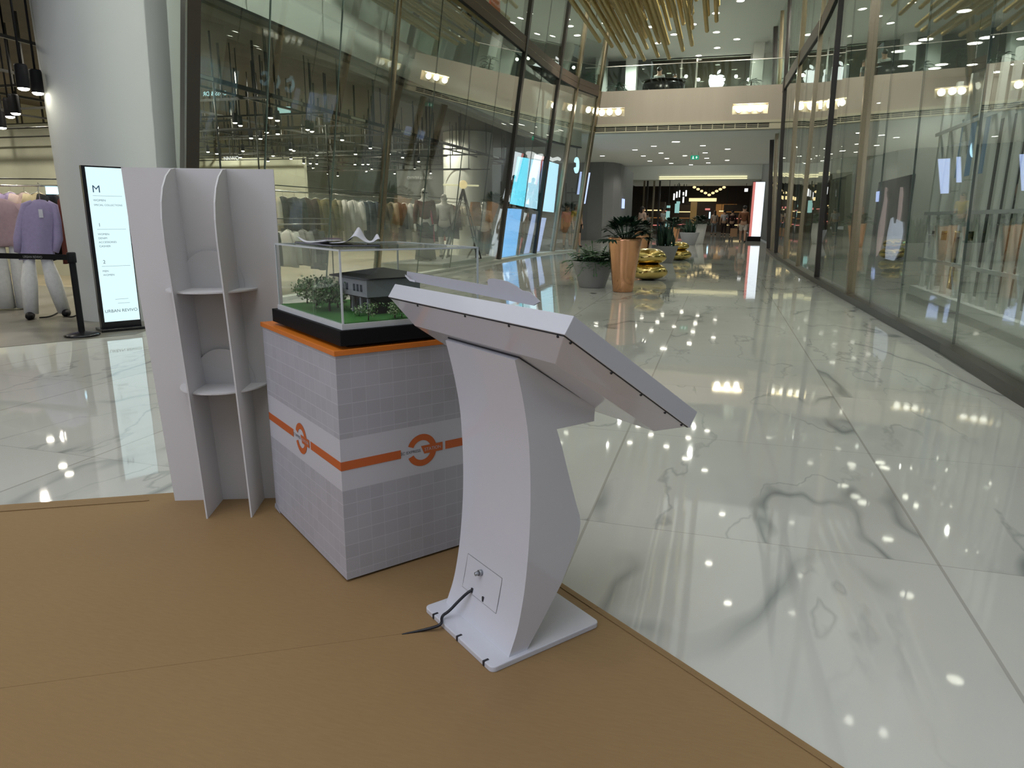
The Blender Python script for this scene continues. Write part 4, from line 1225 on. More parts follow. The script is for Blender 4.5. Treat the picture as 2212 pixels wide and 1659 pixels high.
# people far down the corridor
r_, p_ = person('person in a brown shirt and white shorts walking away with a paper bag', 1603, 523, 2.02, PI, (0.17, 0.075, 0.04), (0.55, 0.50, 0.44), legs='short', stride=0.16, sleeve='long', arm=(0.03, -0.04))
bg = thing('paper_bag', 'brown paper shopping bag held by the person in white shorts', 'bag', (p_.x-0.50, p_.y-0.16, 0.30))
MB().add([(-0.19, -0.06, 0), (0.19, -0.06, 0), (0.19, 0.06, 0), (-0.19, 0.06, 0), (-0.19, -0.06, 0.46), (0.19, -0.06, 0.46), (0.19, 0.06, 0.46), (-0.19, 0.06, 0.46)],
         [(3, 2, 1, 0), (0, 1, 5, 4), (1, 2, 6, 5), (2, 3, 7, 6), (3, 0, 4, 7)]).build('bag_body', cloth((0.28, 0.17, 0.10)), bg)
MB().tube([(-0.07, 0, 0.45), (-0.06, 0, 0.60), (0.06, 0, 0.60), (0.07, 0, 0.45)], 0.008, 6).build('handle', M['rubber'], bg)
person('person in a pale shirt and dark trousers, middle of the far walkers', 1562, 508, 2.0, PI, (0.45, 0.42, 0.44), (0.03, 0.02, 0.02), stride=0.1)
person('person with long dark hair, beige top and grey jeans in the far corridor', 1541, 507, 1.95, PI+0.3, (0.36, 0.30, 0.26), (0.13, 0.15, 0.17), longhair=True)
person('person dressed all in dark clothes beside the brown shirt walker', 1579, 509, 1.95, PI-0.2, (0.03, 0.015, 0.015), (0.02, 0.012, 0.012), sleeve='long')
person('person in a loose white shirt standing behind the far planters', 1429, 512, 2.0, 1.2, (0.62, 0.61, 0.60), (0.03, 0.03, 0.035), arm=(0.12, 0.10))
person('person with long dark hair and a beige top behind the copper planters', 1385, 520, 1.95, 2.4, (0.50, 0.38, 0.32), (0.05, 0.04, 0.04), longhair=True)
person('person with short dark hair and white top just left of the white shirt person', 1396, 512, 1.65, 2.8, (0.40, 0.38, 0.37), (0.04, 0.04, 0.05))
# on the bridge
person('person in a grey shirt standing on the upper bridge', 1425, 150, 1.80, PI-0.3, (0.30, 0.31, 0.29), (0.04, 0.04, 0.05), Y=32.9, z=5.84, arm=(0.10, 0.12))
person('person in a white top at the round counter on the upper bridge', 1457, 180, 1.45, 0.6, (0.55, 0.55, 0.53), (0.10, 0.10, 0.10), Y=32.6, z=5.84)
# behind the far end of the left glass
person('person in a mustard top and dark skirt behind the left glass', 1244, 524, 1.9, 0.8, (0.42, 0.29, 0.04), (0.03, 0.025, 0.02), Y=31.0, z=0.0, legs='short', longhair=True)
person('person in a pink top behind the left glass, left of the mustard top', 1224, 524, 1.85, 0.4, (0.50, 0.20, 0.23), (0.12, 0.09, 0.08), Y=31.4, z=0.0, legs='short')

# mannequins
def mannequin(name, label, loc, rz, top, bottom, Hh=1.78, **kw):
    r = thing(name, label, 'mannequin', loc, rz)
    figure(r, Hh, M['mann'], cloth(top), cloth(bottom), cloth((0.03, 0.03, 0.03)), None, **kw)
    return r
PLZ = 0.17
o = thing('display_platform', 'low white display platform behind the left glass wall', 'platform', (0, 0, 0.004))
MB().prism([(-7.72, 15.2, 0), (-6.32, 15.6, 0), (-6.26, 19.4, 0), (-7.70, 19.2, 0)], (0, 0, PLZ-0.03)).build('body', M['plaster'], o)
MB().prism([(-7.74, 15.17, PLZ-0.03), (-6.30, 15.57, PLZ-0.03), (-6.24, 19.43, PLZ-0.03), (-7.72, 19.23, PLZ-0.03)], (0, 0, 0.03)).build('top', M['whitegloss'], o)
mp = atx(918, 470, -7.15)
r = mannequin('shop_mannequin', 'white bald mannequin in a brown top and dark wide skirt on the platform', (mp.x, mp.y, PLZ+0.004), 0.5, (0.10, 0.045, 0.035), (0.05, 0.045, 0.04), 1.80, stride=0.02, sleeve='long')
MB().lathe([(0.13, 0.95), (0.20, 0.55), (0.27, 0.03), (0.25, 0.03)], n=24, wob=lambda a, z: 1+0.05*math.sin(a*7)).build('skirt', cloth((0.05, 0.042, 0.038)), r)
MB().tube([(-0.098, 0.03, 1.655), (-0.05, -0.088, 1.66), (0.05, -0.088, 1.66), (0.098, 0.03, 1.655)], 0.014, 6).build('eye_band', M['black'], r)
mp2 = aty(960, 500, 18.2)
mannequin('shop_mannequin', 'white mannequin in a pale top and grey skirt near the ladder', (mp2.x, mp2.y, PLZ+0.004), 0.4, (0.52, 0.53, 0.50), (0.12, 0.125, 0.12), 1.72, stride=0.02, legs='short', sleeve='long')
mp3 = aty(1062, 500, 21.0)
mannequin('shop_mannequin', 'mannequin in a white top and black trousers by the dark post', (mp3.x-0.25, mp3.y, 0.004), 0.4, (0.50, 0.50, 0.47), (0.02, 0.02, 0.02), 1.75, stride=0.06, sleeve='long')
# headless outfit by the entrance
mo_p = atz(100, 686, 0.004)
of = thing('dress_form', 'headless display form in a lilac blouse, white trousers and black shoes', 'mannequin', (mo_p.x, mo_p.y, 0.004), 0.75)
of.scale = (0.84, 0.84, 0.97)
lil = cloth((0.37, 0.32, 0.50)); wht = cloth((0.78, 0.79, 0.77))
def legmb(pts, r): return MB().tube(pts, r, 14)
legmb([(-0.09, 0.02, 0.82), (-0.14, -0.01, 0.45), (-0.17, -0.03, 0.06)], [0.06, 0.105, 0.09]).build('trouser_leg', wht, of)
legmb([(0.09, 0.02, 0.82), (0.15, 0.05, 0.45), (0.22, 0.12, 0.06)], [0.06, 0.105, 0.085]).build('trouser_leg', wht, of)
for x, y, s in ((-0.18, -0.09, 1), (0.25, 0.08, 1)):
    MB().ball((x, y, 0.042), 0.06, 12, 8, sc=(1.0, 2.7, 0.85)).build('shoe', M['black'], of)
mb = garment_mesh(0.42, 0.70, 0.10, flare=1.10, seed=9); mb.v = [(x+0.13*max(0, min(1, (z+0.6)/0.6)), y, z+1.46) for x, y, z in mb.v]
mb.build('blouse', lil, of)
for sd_ in (-1, 1):
    MB().tube([(sd_*0.09+0.13, 0, 1.415), (sd_*0.17+0.12, 0, 1.375), (sd_*0.215+0.09, -0.01, 1.20), (sd_*0.24+0.05, -0.03, 0.98), (sd_*0.23+0.01, -0.06, 0.82)], [0.04, 0.056, 0.056, 0.062, 0.04], 12).build('sleeve', lil, of)
MB().tube([(0.13, 0.02, 1.44), (0.13, 0.02, 1.60), (0.16, 0.02, 1.63), (0.13, 0.02, 1.655)], 0.006, 6).build('hanger', M['chrome'], of)
MB().box(0.11, 0.16, -0.125, -0.121, 1.24, 1.34).build('price_tag', M['paper'], of)
mo_q = atz(28, 674, 0.004)
of2 = thing('dress_form', 'headless display form in a pink blouse and white flared trousers', 'mannequin', (mo_q.x-0.25, mo_q.y+0.25, 0.004), 0.80)
for sd_ in (-1, 1):
    legmb([(sd_*0.08, 0.02, 0.88), (sd_*0.10, 0, 0.45), (sd_*0.12, 0, 0.02)], [0.06, 0.095, 0.12]).build('trouser_leg', wht, of2)
pk = cloth((0.50, 0.36, 0.40))
mb = garment_mesh(0.46, 0.60, 0.11, flare=1.1, seed=12); mb.v = [(x, y, z+1.44) for x, y, z in mb.v]; mb.build('blouse', pk, of2)
for sd_ in (-1, 1):
    MB().tube([(sd_*0.20, 0, 1.37), (sd_*0.26, -0.01, 1.15), (sd_*0.28, -0.03, 0.85)], [0.07, 0.065, 0.05], 12).build('sleeve', pk, of2)
wc = [atz(85, 686, 0.012), atz(110, 684, 0.012), atz(130, 672, 0.012), atz(150, 688, 0.012), atz(175, 676, 0.012), atz(205, 690, 0.012)]
w0_ = wc[0]
o = MB().tube([v-w0_ for v in smooth(wc)], 0.008, 6).build('floor_cable', M['black']); o.location = w0_
tag(o, 'loose black cable on the entrance floor beside the lilac outfit', 'cable')
pr = E0+ed*0.955
o = MB().box(-0.16, 0.16, -0.01, 0.01, -0.06, 0.05).build('price_sign', M['e_pale']); o.location = (pr.x, pr.y-0.06, 1.60); o.rotation_euler = (0, 0, 0.7)
MB().box(-0.01, 0.01, 0.0, 0.07, 0.04, 0.065).build('clip', M['chrome'], o)
tag(o, 'small lit price sign hanging on the entrance rail', 'sign')

# A-frame ladder display with a glowing lamp
lp = aty(1002, 580, 17.6)
la = thing('step_ladder', 'dark A-frame step ladder on the platform behind the glass', 'ladder', (lp.x, lp.y, PLZ+0.004), 0.15)
top_ = 1.78
for sx_, sy_ in ((-0.52, -0.25), (0.42, -0.25), (-0.52, 0.25), (0.42, 0.25)):
    MB().tube([(sx_, sy_, 0.0), (0.0, sy_*0.3, top_)], 0.022, 6).build('leg', M['rail'], la)
for i in range(5):
    f = 0.15+0.16*i
    x = 0.42*(1-f)
    MB().box(x-0.05, x+0.03, -0.24*(1-f*0.7), 0.24*(1-f*0.7), top_*f, top_*f+0.025).build('step', M['rail'], la)
lm = thing('ring_lamp', 'glowing golden bar lamp on top of the step ladder', 'lamp', (lp.x, lp.y, PLZ+0.006+top_))
MB().ball((0, 0, 0.12), 0.11, 14, 10).build('globe', M['e_warm'], lm)
MB().tube([(-0.55, 0, 0.12), (0.42, 0.02, 0.09)], 0.022, 8).build('light_bar', M['e_cove'], lm)
MB().tube([(0, 0, 0), (0, 0, 0.03)], 0.03, 8).build('socket', M['rail'], lm)
hb2 = aty(1027, 415, 18.0)
o = MB().lathe([(0.14, 0), (0.17, 0.3), (0.13, 0.62)], n=20).build('torso_display', cloth((0.38, 0.17, 0.04))); o.location = (hb2.x, hb2.y, 1.03)
bj = thing('display_pedestal', 'slim dark stand carrying the amber torso display', 'stand', (hb2.x, hb2.y, PLZ+0.004))
MB().tube([(0, 0, 0), (0, 0, 0.86)], 0.02, 8).build('pole', M['rail'], bj)
MB().lathe([(0, 0), (0.14, 0), (0.13, 0.015), (0, 0.02)], n=20).build('foot', M['rail'], bj)
tag(o, 'amber leather torso display on a slim stand right of the ladder', 'display')

# ================================================================== SHOP LIGHTING
def lamp_spot(label, loc, rz, group):
    if 'spot' not in G:
        t_ = thing('spotlight', label, 'spotlight', loc, rz, group)
        MB().lathe([(0, 0.24), (0.055, 0.24), (0.062, 0.22), (0.062, 0.02), (0.058, 0.0)], n=14).build('can', M['black'], t_)
        MB().ball((0, 0, 0.0), 0.056, 12, 6, sc=(1, 1, 0.45)).build('bulb', M['e_spot'], t_)
        s_ = MB().tube([(0, 0, 0), (0, 0, 1.0)], 0.012, 6).build('stem', M['black'], t_); s_.location = (0, 0, 0.23); s_.scale = (1, 1, 3.925-loc[2]-0.23)
        G['spot'] = t_; t_.scale = (0.62, 0.62, 0.62); s_.scale = (1, 1, (3.925-loc[2])/0.62-0.23); return t_
    r = dup(G['spot'], loc, rz, label, group)
    if 'entrance' in label: r.scale = (1, 1, 1)
    else: r.scale = (0.62, 0.62, 0.62)
    for c in r.children:
        if c.name.startswith('stem'): c.scale = (1, 1, (3.925-loc[2])/r.scale[2]-0.23)
    return r
sx2 = [(397, 978), (440, 1000), (680, 937), (735, 960), (650, 1055), (738, 1067), (975, 1032), (1010, 1047), (1250, 1115), (1475, 1180), (182, 1210), (252, 1224), (460, 1203), (525, 1100), (600, 1105), (440, 1254), (660, 1283), (700, 1241), (840, 1190), (865, 1200), (843, 1265), (945, 1300), (997, 1302), (1050, 1237), (1048, 1305), (1020, 1338), (1150, 1357), (1138, 1385), (1215, 1400), (1357, 1228), (1352, 1310), (1415, 1310), (1457, 1308), (1487, 1347), (1443, 1365), (1625, 1226), (1732, 1255), (1860, 1287), (1738, 1347), (1830, 1345), (1668, 1383), (1955, 1380)]
SPZ = 2.72
for (x, y) in sx2:
    px, py = 400+x/3.687, y/3.687
    p = atz(px, py, SPZ)
    if p.x < -16.2: p = atx(px, py, -16.2)
    lamp_spot('small black track spotlight under the dark ceiling of the left clothing shop', (p.x, p.y, p.z), 0, 'track spotlights in the left shop')
for i, (px, py) in enumerate(((51, 191), (82, 201), (34, 245), (22, 252), (5, 276))):
    p = atz(px, py, 2.55)
    lamp_spot('glowing track spotlight over the shop entrance, %s from the top' % ORD[i], (p.x, p.y, p.z), 0, 'track spotlights over the entrance')
tg = 'dark lighting tracks under the left shop ceiling'
n_ = 0
for k, Y in enumerate((8.4, 10.2, 11.9, 13.6, 15.3, 17.0, 18.8, 20.6, 22.4, 24.2)):
    t_ = thing('lighting_track', 'dark lighting track crossing the left shop ceiling, %s from the entrance' % ORD[k], 'track', (-16.5, Y, 3.06), 0, tg)
    MB().box(0, 9.6, -0.018, 0.018, 0, 0.035).build('bar', M['rail'], t_)
    for x in (0.3, 1.2, 2.1, 3.0, 3.9, 4.8, 5.7, 6.6, 7.5, 8.4, 9.3):
        x += 0.25*math.sin(Y*5+x*3)
        MB().box(x-0.014, x+0.014, -0.014, 0.014, 0.035, 0.86).build('hanger_rod', M['rail'], t_)
for k, X in enumerate((-15.2, -13.2, -11.2, -9.4, -7.6)):
    t_ = thing('lighting_track', 'dark lighting track running lengthwise in the left shop, %s from the back wall' % ORD[k], 'track', (X, 4.0, 3.10), 0, tg)
    MB().box(-0.018, 0.018, 0, 22.5, 0, 0.035).build('bar', M['rail'], t_)
    for y in (1, 4, 7, 10, 13, 16, 19, 22):
        MB().box(-0.012, 0.012, y-0.012, y+0.012, 0.035, 0.82).build('hanger_rod', M['rail'], t_)
for k, Y in enumerate((9.3, 11.1, 12.8, 14.5, 16.2, 18.0, 19.8, 21.6)):
    t_ = thing('ceiling_pipe', 'thin dark pipe hung low under the left shop ceiling, %s from the entrance' % ORD[k], 'pipe', (-16.4, Y, 2.62+0.1*(k % 3)), 0, 'low pipes in the left shop')
    MB().tube([(0, 0, 0), (9.3, 0, 0)], 0.016, 6).build('bar', M['rail'], t_)
    for x in (0.7, 2.3, 4.0, 5.6, 7.2, 8.9):
        x += 0.3*math.sin(Y*3+x)
        MB().tube([(x, 0, 0.016), (x, 0, 3.925-t_.location[2])], 0.013, 5).build('hanger_rod', M['rail'], t_)
# transom rail just behind the left glass
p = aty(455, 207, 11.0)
mb = MB(); text_mb('COSS & DR', 0.10, mb, (0.35, 0, 0), (-1, 0, 0), (0, 0, 1), 0, -0.01)  # reflected lettering, built as glowing letters on added rods
ob_ = mb.build('teal_reflection', emat('teal_letters', (0.55, 0.95, 1.0), 1.2)); ob_.location = (p.x, p.y, p.z)
tag(ob_, 'small teal lettering standing in for a reflection, high behind the left glass near the dark post', 'sign'); hang(ob_, -0.2, 0.02, 0.0, 3.922-p.z); hang(ob_, 0.2, 0.02, 0.0, 3.922-p.z)
o = thing('transom_rail', 'thin dark rail with bright clips running behind the left glass wall', 'rail', (-6.62, 7.2, 3.0))
MB().box(-0.02, 0.02, 0, 17, -0.03, 0.03).build('bar', M['black'], o)
for k in range(8):
    MB().box(0.02, 0.028, 0.6+k*2.1, 1.15+k*2.1, -0.022, 0.022).build('clip', M['chrome'], o)
for k in range(9):
    MB().box(-0.01, 0.01, 0.3+k*2.05, 0.32+k*2.05, 0.03, 0.90).build('hanger_rod', M['rail'], o)
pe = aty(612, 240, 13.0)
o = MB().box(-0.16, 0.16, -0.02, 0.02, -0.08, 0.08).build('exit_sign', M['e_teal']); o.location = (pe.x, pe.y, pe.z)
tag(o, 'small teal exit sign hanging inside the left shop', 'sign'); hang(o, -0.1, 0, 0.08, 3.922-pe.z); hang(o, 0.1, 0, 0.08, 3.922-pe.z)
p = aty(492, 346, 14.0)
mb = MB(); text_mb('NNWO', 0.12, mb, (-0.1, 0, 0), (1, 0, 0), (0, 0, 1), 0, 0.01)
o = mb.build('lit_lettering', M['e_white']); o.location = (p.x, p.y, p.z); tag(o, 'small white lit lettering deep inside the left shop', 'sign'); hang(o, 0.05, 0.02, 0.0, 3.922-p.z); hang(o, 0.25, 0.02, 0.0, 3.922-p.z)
mb = MB(); text_mb('URBAN REVIVO', 0.15, mb, (0.55, 0, 0), (-1, 0, 0), (0, 0, 1), 0, -0.01)  # lettering reflected in the glass, built as a solid mirrored copy
p = aty(905, 381, 25.5)
o = mb.build('reflected_lettering', cloth((0.45, 0.46, 0.45))); o.location = (p.x, p.y, p.z-0.1); tag(o, 'small pale copy of reflected lettering deep in the left shop before the grey wall', 'sign')

# LED screens at the far end of the left facade
def led(label, name, y0, y1, z0, z1, mat, off=-0.55, extra=None):
    """upright screen panel behind the glass, following its line and lean"""
    a = [lpt(y0, z0, off), lpt(y1, z0, off), lpt(y1, z1, off), lpt(y0, z1, off)]
    b = [lpt(y0, z0, off-0.08), lpt(y1, z0, off-0.08), lpt(y1, z1, off-0.08), lpt(y0, z1, off-0.08)]
    c = Vector(lpt((y0+y1)/2, z0, off))
    t_ = thing(name, label, 'screen', c)
    fr = [Vector(q)-c+Vector((-0.002, 0, 0)) for q in a]; bk = [Vector(q)-c for q in b]
    MB().hexa(fr, bk).build('housing', M['black'], t_)
    f2 = [Vector(q)-c+Vector((0.006, 0, 0)) for q in a]
    MB().hexa(f2, fr).build('display', mat, t_)
    return t_
def led_px(label, name, x0, x1, yt0, yt1, yb0, yb1, mat, X=None, off=-0.55):
    """panel whose four corners are picked on the plane just behind the glass"""
    def on(px, py):
        d = ray(px, py); n = Vector((1, -0.01, -LK)); p0 = Vector((-6.4+off, 0, 0))
        return CAMP+d*((p0-CAMP).dot(n)/d.dot(n))
    A, B, C_, D_ = on(x0[0], yt0), on(x1[0], yt1), on(x1[1], yb1), on(x0[1], yb0)
    c = (C_+D_)/2
    t_ = thing(name, label, 'screen', c)
    q = [A-c, B-c, C_-c, D_-c]
    dn = Vector((1, -0.01, -LK)).normalized()
    MB().hexa([v-dn*0.08 for v in q], [v for v in q]).build('housing', M['black'], t_)
    MB().hexa([v+dn*0.001 for v in q], [v+dn*0.008 for v in q]).build('display', mat, t_)
    xo = -0.55 if c.z > 1.0 else -0.16
    MB().box(xo-0.03, xo+0.03, -0.03, 0.03, 0.004-c.z, max(v.z for v in q)*0.5).box(xo, -0.02, -0.03, 0.03, 0.05, 0.10).build('mount_post', M['black'], t_)
    return t_
led_px('bright cyan screen at the upper left of the lit shop front', 'led_screen', (1119, 1101), (1142, 1133), 338.5, 342, 440, 447, M['e_cyan'])
led_px('pale blue upper screen right of the cyan one', 'led_screen', (1142.3, 1133.3), (1168, 1160), 342, 348, 447, 452, M['e_pale'])
led_px('narrow lavender screen strip beside the dark post', 'led_screen', (1172, 1165), (1180, 1173), 348, 350, 411, 410, M['e_lav'])
led_px('tall pale blue screen right of the dark post', 'led_screen', (1184, 1171), (1207, 1196), 348, 355, 456, 459, M['e_pale'])
led_px('blue lower screen under the cyan one, near the floor', 'led_screen', (1096, 1083), (1127, 1113), 450, 452, 563, 556, M['e_blue'])
led_px('lower lavender screen strip left of the dark post', 'led_screen', (1150, 1130), (1160, 1142), 462, 463, 553, 550, M['e_lav'])
led_px('lower lavender screen right of the dark post', 'led_screen', (1168, 1152), (1180, 1164), 470, 471, 551, 548, M['e_lav'])
led_px('thin lavender light strip near the end of the left facade, left one', 'led_screen', (1253, 1246), (1257, 1251), 371, 371, 420, 420, M['e_lav'])
led_px('thin lavender light strip near the end of the left facade, right one', 'led_screen', (1263, 1256), (1275, 1264), 373, 373, 440, 440, M['e_lav'])
# white squiggle lettering above the screens
def on2(px, py, off=-0.35):
    d = ray(px, py); n = Vector((1, -0.01, -LK)); p0 = Vector((-6.4+off, 0, 0))
    return CAMP+d*((p0-CAMP).dot(n)/d.dot(n))
def z2(x, y): return on2(1080+x/11.06, 300+y/11.06)
sq = thing('neon_sign', 'white glowing script sign above the blue screens', 'sign', z2(1040, 440))
s0 = z2(1040, 440)
for P_ in ([(660, 345), (760, 345), (840, 385), (860, 420), (780, 430), (690, 415)], [(860, 425), (930, 405), (1000, 395)], [(860, 430), (930, 445), (1000, 455)], [(1045, 455), (1080, 470), (1110, 485)], [(1170, 450), (1220, 480), (1260, 500), (1320, 480), (1380, 465), (1425, 490)]):
    MB().tube([z2(*q_)-s0 for q_ in P_], 0.06, 8).build('stroke', M['e_white'], sq)
c_ = z2(1830, 630)
MBt = [(c_+Vector((0, 0.26*math.cos(a_), 0.26*math.sin(a_)))) for a_ in [math.radians(d_) for d_ in range(-150, 151, 20)]]
o = MB().tube([v-c_ for v in MBt], 0.07, 8).build('ring_sign', M['e_pale']); o.location = c_
tag(o, 'small glowing open ring sign at the end of the left facade', 'sign'); hang(o, 0, 0, 0.2, UZ+0.003-c_.z, w=0.012)

# ================================================================== CEILING LIGHTS
def downlight(label, loc, group, r=0.09):
    if 'down' not in G:
        t_ = thing('downlight', label, 'downlight', loc, 0, group)
        MB().lathe([(0.075, -0.002), (0.10, -0.006), (0.105, 0.0)], n=20).build('trim_ring', M['ceil'], t_)
        MB().disc((0, 0, -0.003), 0.078, 18, flip=True).lathe([(0.078, -0.003), (0.078, 0.0)], n=18).build('lens', M['e_down'], t_)
        G['down'] = t_; t_.scale = (r/0.09,)*3; return t_
    return dup(G['down'], loc, 0, label, group, scale=r/0.09)
low = [(1150, 1355), (940, 1397), (760, 1432), (1408, 1392), (1645, 1425), (1008, 1462), (1430, 1460), (840, 1490), (1236, 1488), (447, 1490), (1063, 1514), (1445, 1512), (1640, 1532), (902, 1538), (1105, 1560), (1460, 1556), (1295, 1575)]
for i, (x, y) in enumerate(low):
    p = atz(1200+x/4.424, y/4.424, UZ-0.002)
    downlight('round downlight in the corridor ceiling under the bridge', (p.x, p.y, UZ-0.001), 'downlights under the bridge', 0.135 if i else 0.19)
upl = [(140, 250), (208, 338), (1533, 126), (1538, 308), (1733, 375), (1545, 457), (1368, 532), (1768, 8), (1315, 233), (978, 412), (907, 257), (1130, 330)]
for x, y in upl:
    p = atz(1200+x/4.424, y/4.424, CZ-0.003)
    if 24 < p.y < 35.8: downlight('round downlight in the high white ceiling above the bridge', (p.x, p.y, CZ-0.001), 'downlights in the high ceiling', 0.15)
for X, Y in DOWN_XY:
    downlight('round downlight in the high white ceiling above the bridge', (X, Y, CZ-0.001), 'downlights in the high ceiling', 0.12)
for k in range(14):
    px = 1440+k*14.5
    p = atz(px, 395+(k % 3)*2.2, 4.2)
    if 52.4 < p.y < 61: downlight('tiny downlight in the low far ceiling beyond the cove', (p.x, p.y, 4.199), 'downlights beyond the cove', 0.14)
for i, (x, y) in enumerate([(1250, 152), (1430, 315), (1210, 410), (1555, 515), (1500, 545), (1300, 677), (1075, 820), (1240, 712), (1075, 972), (1365, 1107), (1520, 1165), (1640, 982), (1825, 918), (1870, 1192), (1690, 880), (1975, 755), (2100, 820), (1820, 345), (1915, 300), (2160, 510), (1585, 1258), (1990, 575), (2135, 657), (1540, 1020), (1790, 805), (1665, 748)]):
    p = atz(1612+x/3.687, y/3.687, 4.345)
    if 2.6 < p.x < 7.2 and p.y < 31: downlight('round downlight in the right shop ceiling behind the glass', (p.x, p.y, 4.349), 'downlights in the right shop', 0.13)
for k in range(18):
    downlight('round downlight in the right shop ceiling behind the glass', (3.2+1.5*(k % 3)+0.2*math.sin(k), 6.5+2.1*(k//3)+0.3*math.cos(k*2), 4.349), 'downlights in the right shop', 0.11)
ex = aty(1501, 340, 36.0)
es = thing('exit_sign', 'green running-man exit sign hanging in the corridor below the bridge', 'sign', (ex.x, ex.y, UZ))
zE = ex.z-UZ
MB().box(-0.19, 0.19, -0.02, 0.02, zE-0.10, zE+0.09).build('panel', M['e_green'], es)
mb = MB().ball((-0.08, -0.024, zE+0.045), 0.016, 8, 6, sc=(1, .3, 1)).box(-0.10, -0.06, -0.026, -0.021, zE-0.03, zE+0.03).box(-0.12, -0.09, -0.026, -0.021, zE-0.07, zE-0.03).box(-0.07, -0.04, -0.026, -0.021, zE-0.07, zE-0.03)
mb.box(0.04, 0.13, -0.026, -0.021, zE-0.01, zE+0.01).box(0.06, 0.09, -0.026, -0.021, zE-0.06, zE+0.05)
mb.build('symbol', M['e_white'], es)
MB().tube([(-0.15, 0, zE+0.09), (-0.15, 0, -0.001)], 0.008, 6).tube([(0.15, 0, zE+0.09), (0.15, 0, -0.001)], 0.008, 6).build('hanger_rods', M['chrome'], es)
# lamps in the bridge niches
def niche_lamp(label, px, py, tilt, group, strong):
    p = aty(px, py, BY+0.2)
    t_ = thing('niche_spotlight', label, 'spotlight', (p.x, p.y, p.z), 0, group)
    MB().tube([(0, 0.16, 0), (0, -0.02, 0)], [0.09, 0.12], 16).build('can', M['cream'], t_)
    MB().ball((0, -0.03, 0), 0.115, 16, 8, sc=(1, 0.35, 1)).build('lens', M['e_down'], t_)
    zf = (nl if px < 1400 else nr)[2]
    MB().tube([(0, 0.08, -0.08), (0, 0.08, zf-p.z)], 0.02, 6).build('bracket', M['cream'], t_)
for k, (px, py) in enumerate(((1300.5, 243.5), (1317, 242), (1336, 242))):
    niche_lamp('round lamp in the left niche of the bridge, %s from the left' % ORD[k], px, py, 0, 'lamps in the left niche', 1)
for k, (px, py) in enumerate(((1596, 236), (1620, 234), (1642, 234))):
    niche_lamp('round lamp in the right glowing niche of the bridge, %s from the left' % ORD[k], px, py, 0, 'lamps in the right niche', 1)
for q_, e_ in ((nl, 1.5), (nr, 14)):
    area('niche_light', ((q_[0]+q_[1])/2, BY+0.22, q_[3]-0.02), (q_[1]-q_[0])*0.9, 0.2, e_, (1.0, 0.85, 0.5))

# ================================================================== CHANDELIER
ch = thing('chandelier', 'huge golden chandelier of beaded rods hanging over the corridor', 'chandelier', (-2.3, 16.5, 0))
rc = random.Random(11)
def bead_rod(L):
    n = max(3, int(L/0.15)); vs = []; fs = []; m = 6
    for i in range(n*2+1):
        y = L*i/(n*2); r = 0.060 if i % 2 else 0.022
        for j in range(m):
            a = 2*PI*j/m; vs.append((r*math.cos(a), y, r*math.sin(a)))
    for i in range(n*2):
        for j in range(m):
            a = i*m+j; b = i*m+(j+1) % m; fs.append((a, b, b+m, a+m))
    return MB().add(vs, fs, 0, True)
cands = []
for ix in range(14):
    x = -2.1+ix*0.325
    for iz in range(8):
        zb_ = 5.72+1.25*(abs(x)/2.1)**2.2
        zz = zb_+iz*0.33+0.08*(ix % 2)
        if zz > 8.3: continue
        cands.append((x, zz, iz))
cands.sort(key=lambda c: c[2])
first = {}
for (x, zz, iz) in cands[:96]:
    yB = 5.6-0.75*(abs(x)/2.1)**2-0.10*iz+rc.uniform(-0.25, 0.25)
    yA = -6.0+2.5*(abs(x)/2.1)**2-rc.uniform(0, 1.0)
    key = round((yB-yA)*2)/2
    if key not in first:
        o = bead_rod(key).build('rod', M['goldrod'], ch); first[key] = o
    else:
        o = first[key].copy(); COL.objects.link(o); o.parent = ch
    o.location = (x+rc.uniform(-0.05, 0.05), yB-key, zz+rc.uniform(-0.05, 0.05))
for x in (-1.2, 0, 1.2):
    for y in (-3, 3):
        MB().tube([(x, y, 6.2), (x, y, CZ)], 0.015, 6).build('cable', M['chrome'], ch)
    MB().box(x-0.03, x+0.03, -5, 5, 8.32, 8.38).build('beam', M['goldrod'], ch)
for y in (-3, 3):
    MB().box(-2.1, 2.1, y-0.05, y+0.05, 8.38, 8.44).build('crossbar', M['goldrod'], ch)

# ================================================================== PLANTERS
def leaf_blade(mb, p, d, L, w, droop, mi=0):
    """one arching leaf made of two strips"""
    d = Vector(d).normalized(); s = d.cross(Vector((0, 0, 1)))
    if s.length < 0.05: s = Vector((1, 0, 0))
    s.normalize()
    vs = []; n = 5
    for i in range(n+1):
        t = i/n
        c = Vector(p)+d*L*t+Vector((0, 0, -droop*L*t*t))
        ww = w*math.sin(PI*min(0.98, 0.08+t*0.9))
        vs += [c-s*ww, c+Vector((0, 0, -0.15*ww)), c+s*ww]
    fs = []
    for i in range(n):
        a = 3*i; fs += [(a, a+1, a+4, a+3), (a+1, a+2, a+5, a+4)]
    mb.add(vs, fs, mi, False)
def fern(mb, p, d, L, droop, nl=9, mi=0, wl=0.30):
    d = Vector(d).normalized(); s = d.cross(Vector((0, 0, 1))); s.normalize()
    pts = []
    for i in range(nl+1):
        t = i/nl
        pts.append(Vector(p)+d*L*t+Vector((0, 0, -droop*L*t*t)))
    mb.tube(pts, 0.006, 4, mi)
    for i in range(2, nl+1):
        t = i/nl
        ll = L*wl*math.sin(PI*(0.15+0.8*t))
        for sg in (-1, 1):
            leaf_blade(mb, pts[i], s*sg+d*0.5, ll, ll*0.17, 0.35, mi)
    leaf_blade(mb, pts[-1], d+Vector((0, 0, -droop)), L*0.18, L*0.03, 0.3, mi)
rp = random.Random(21)
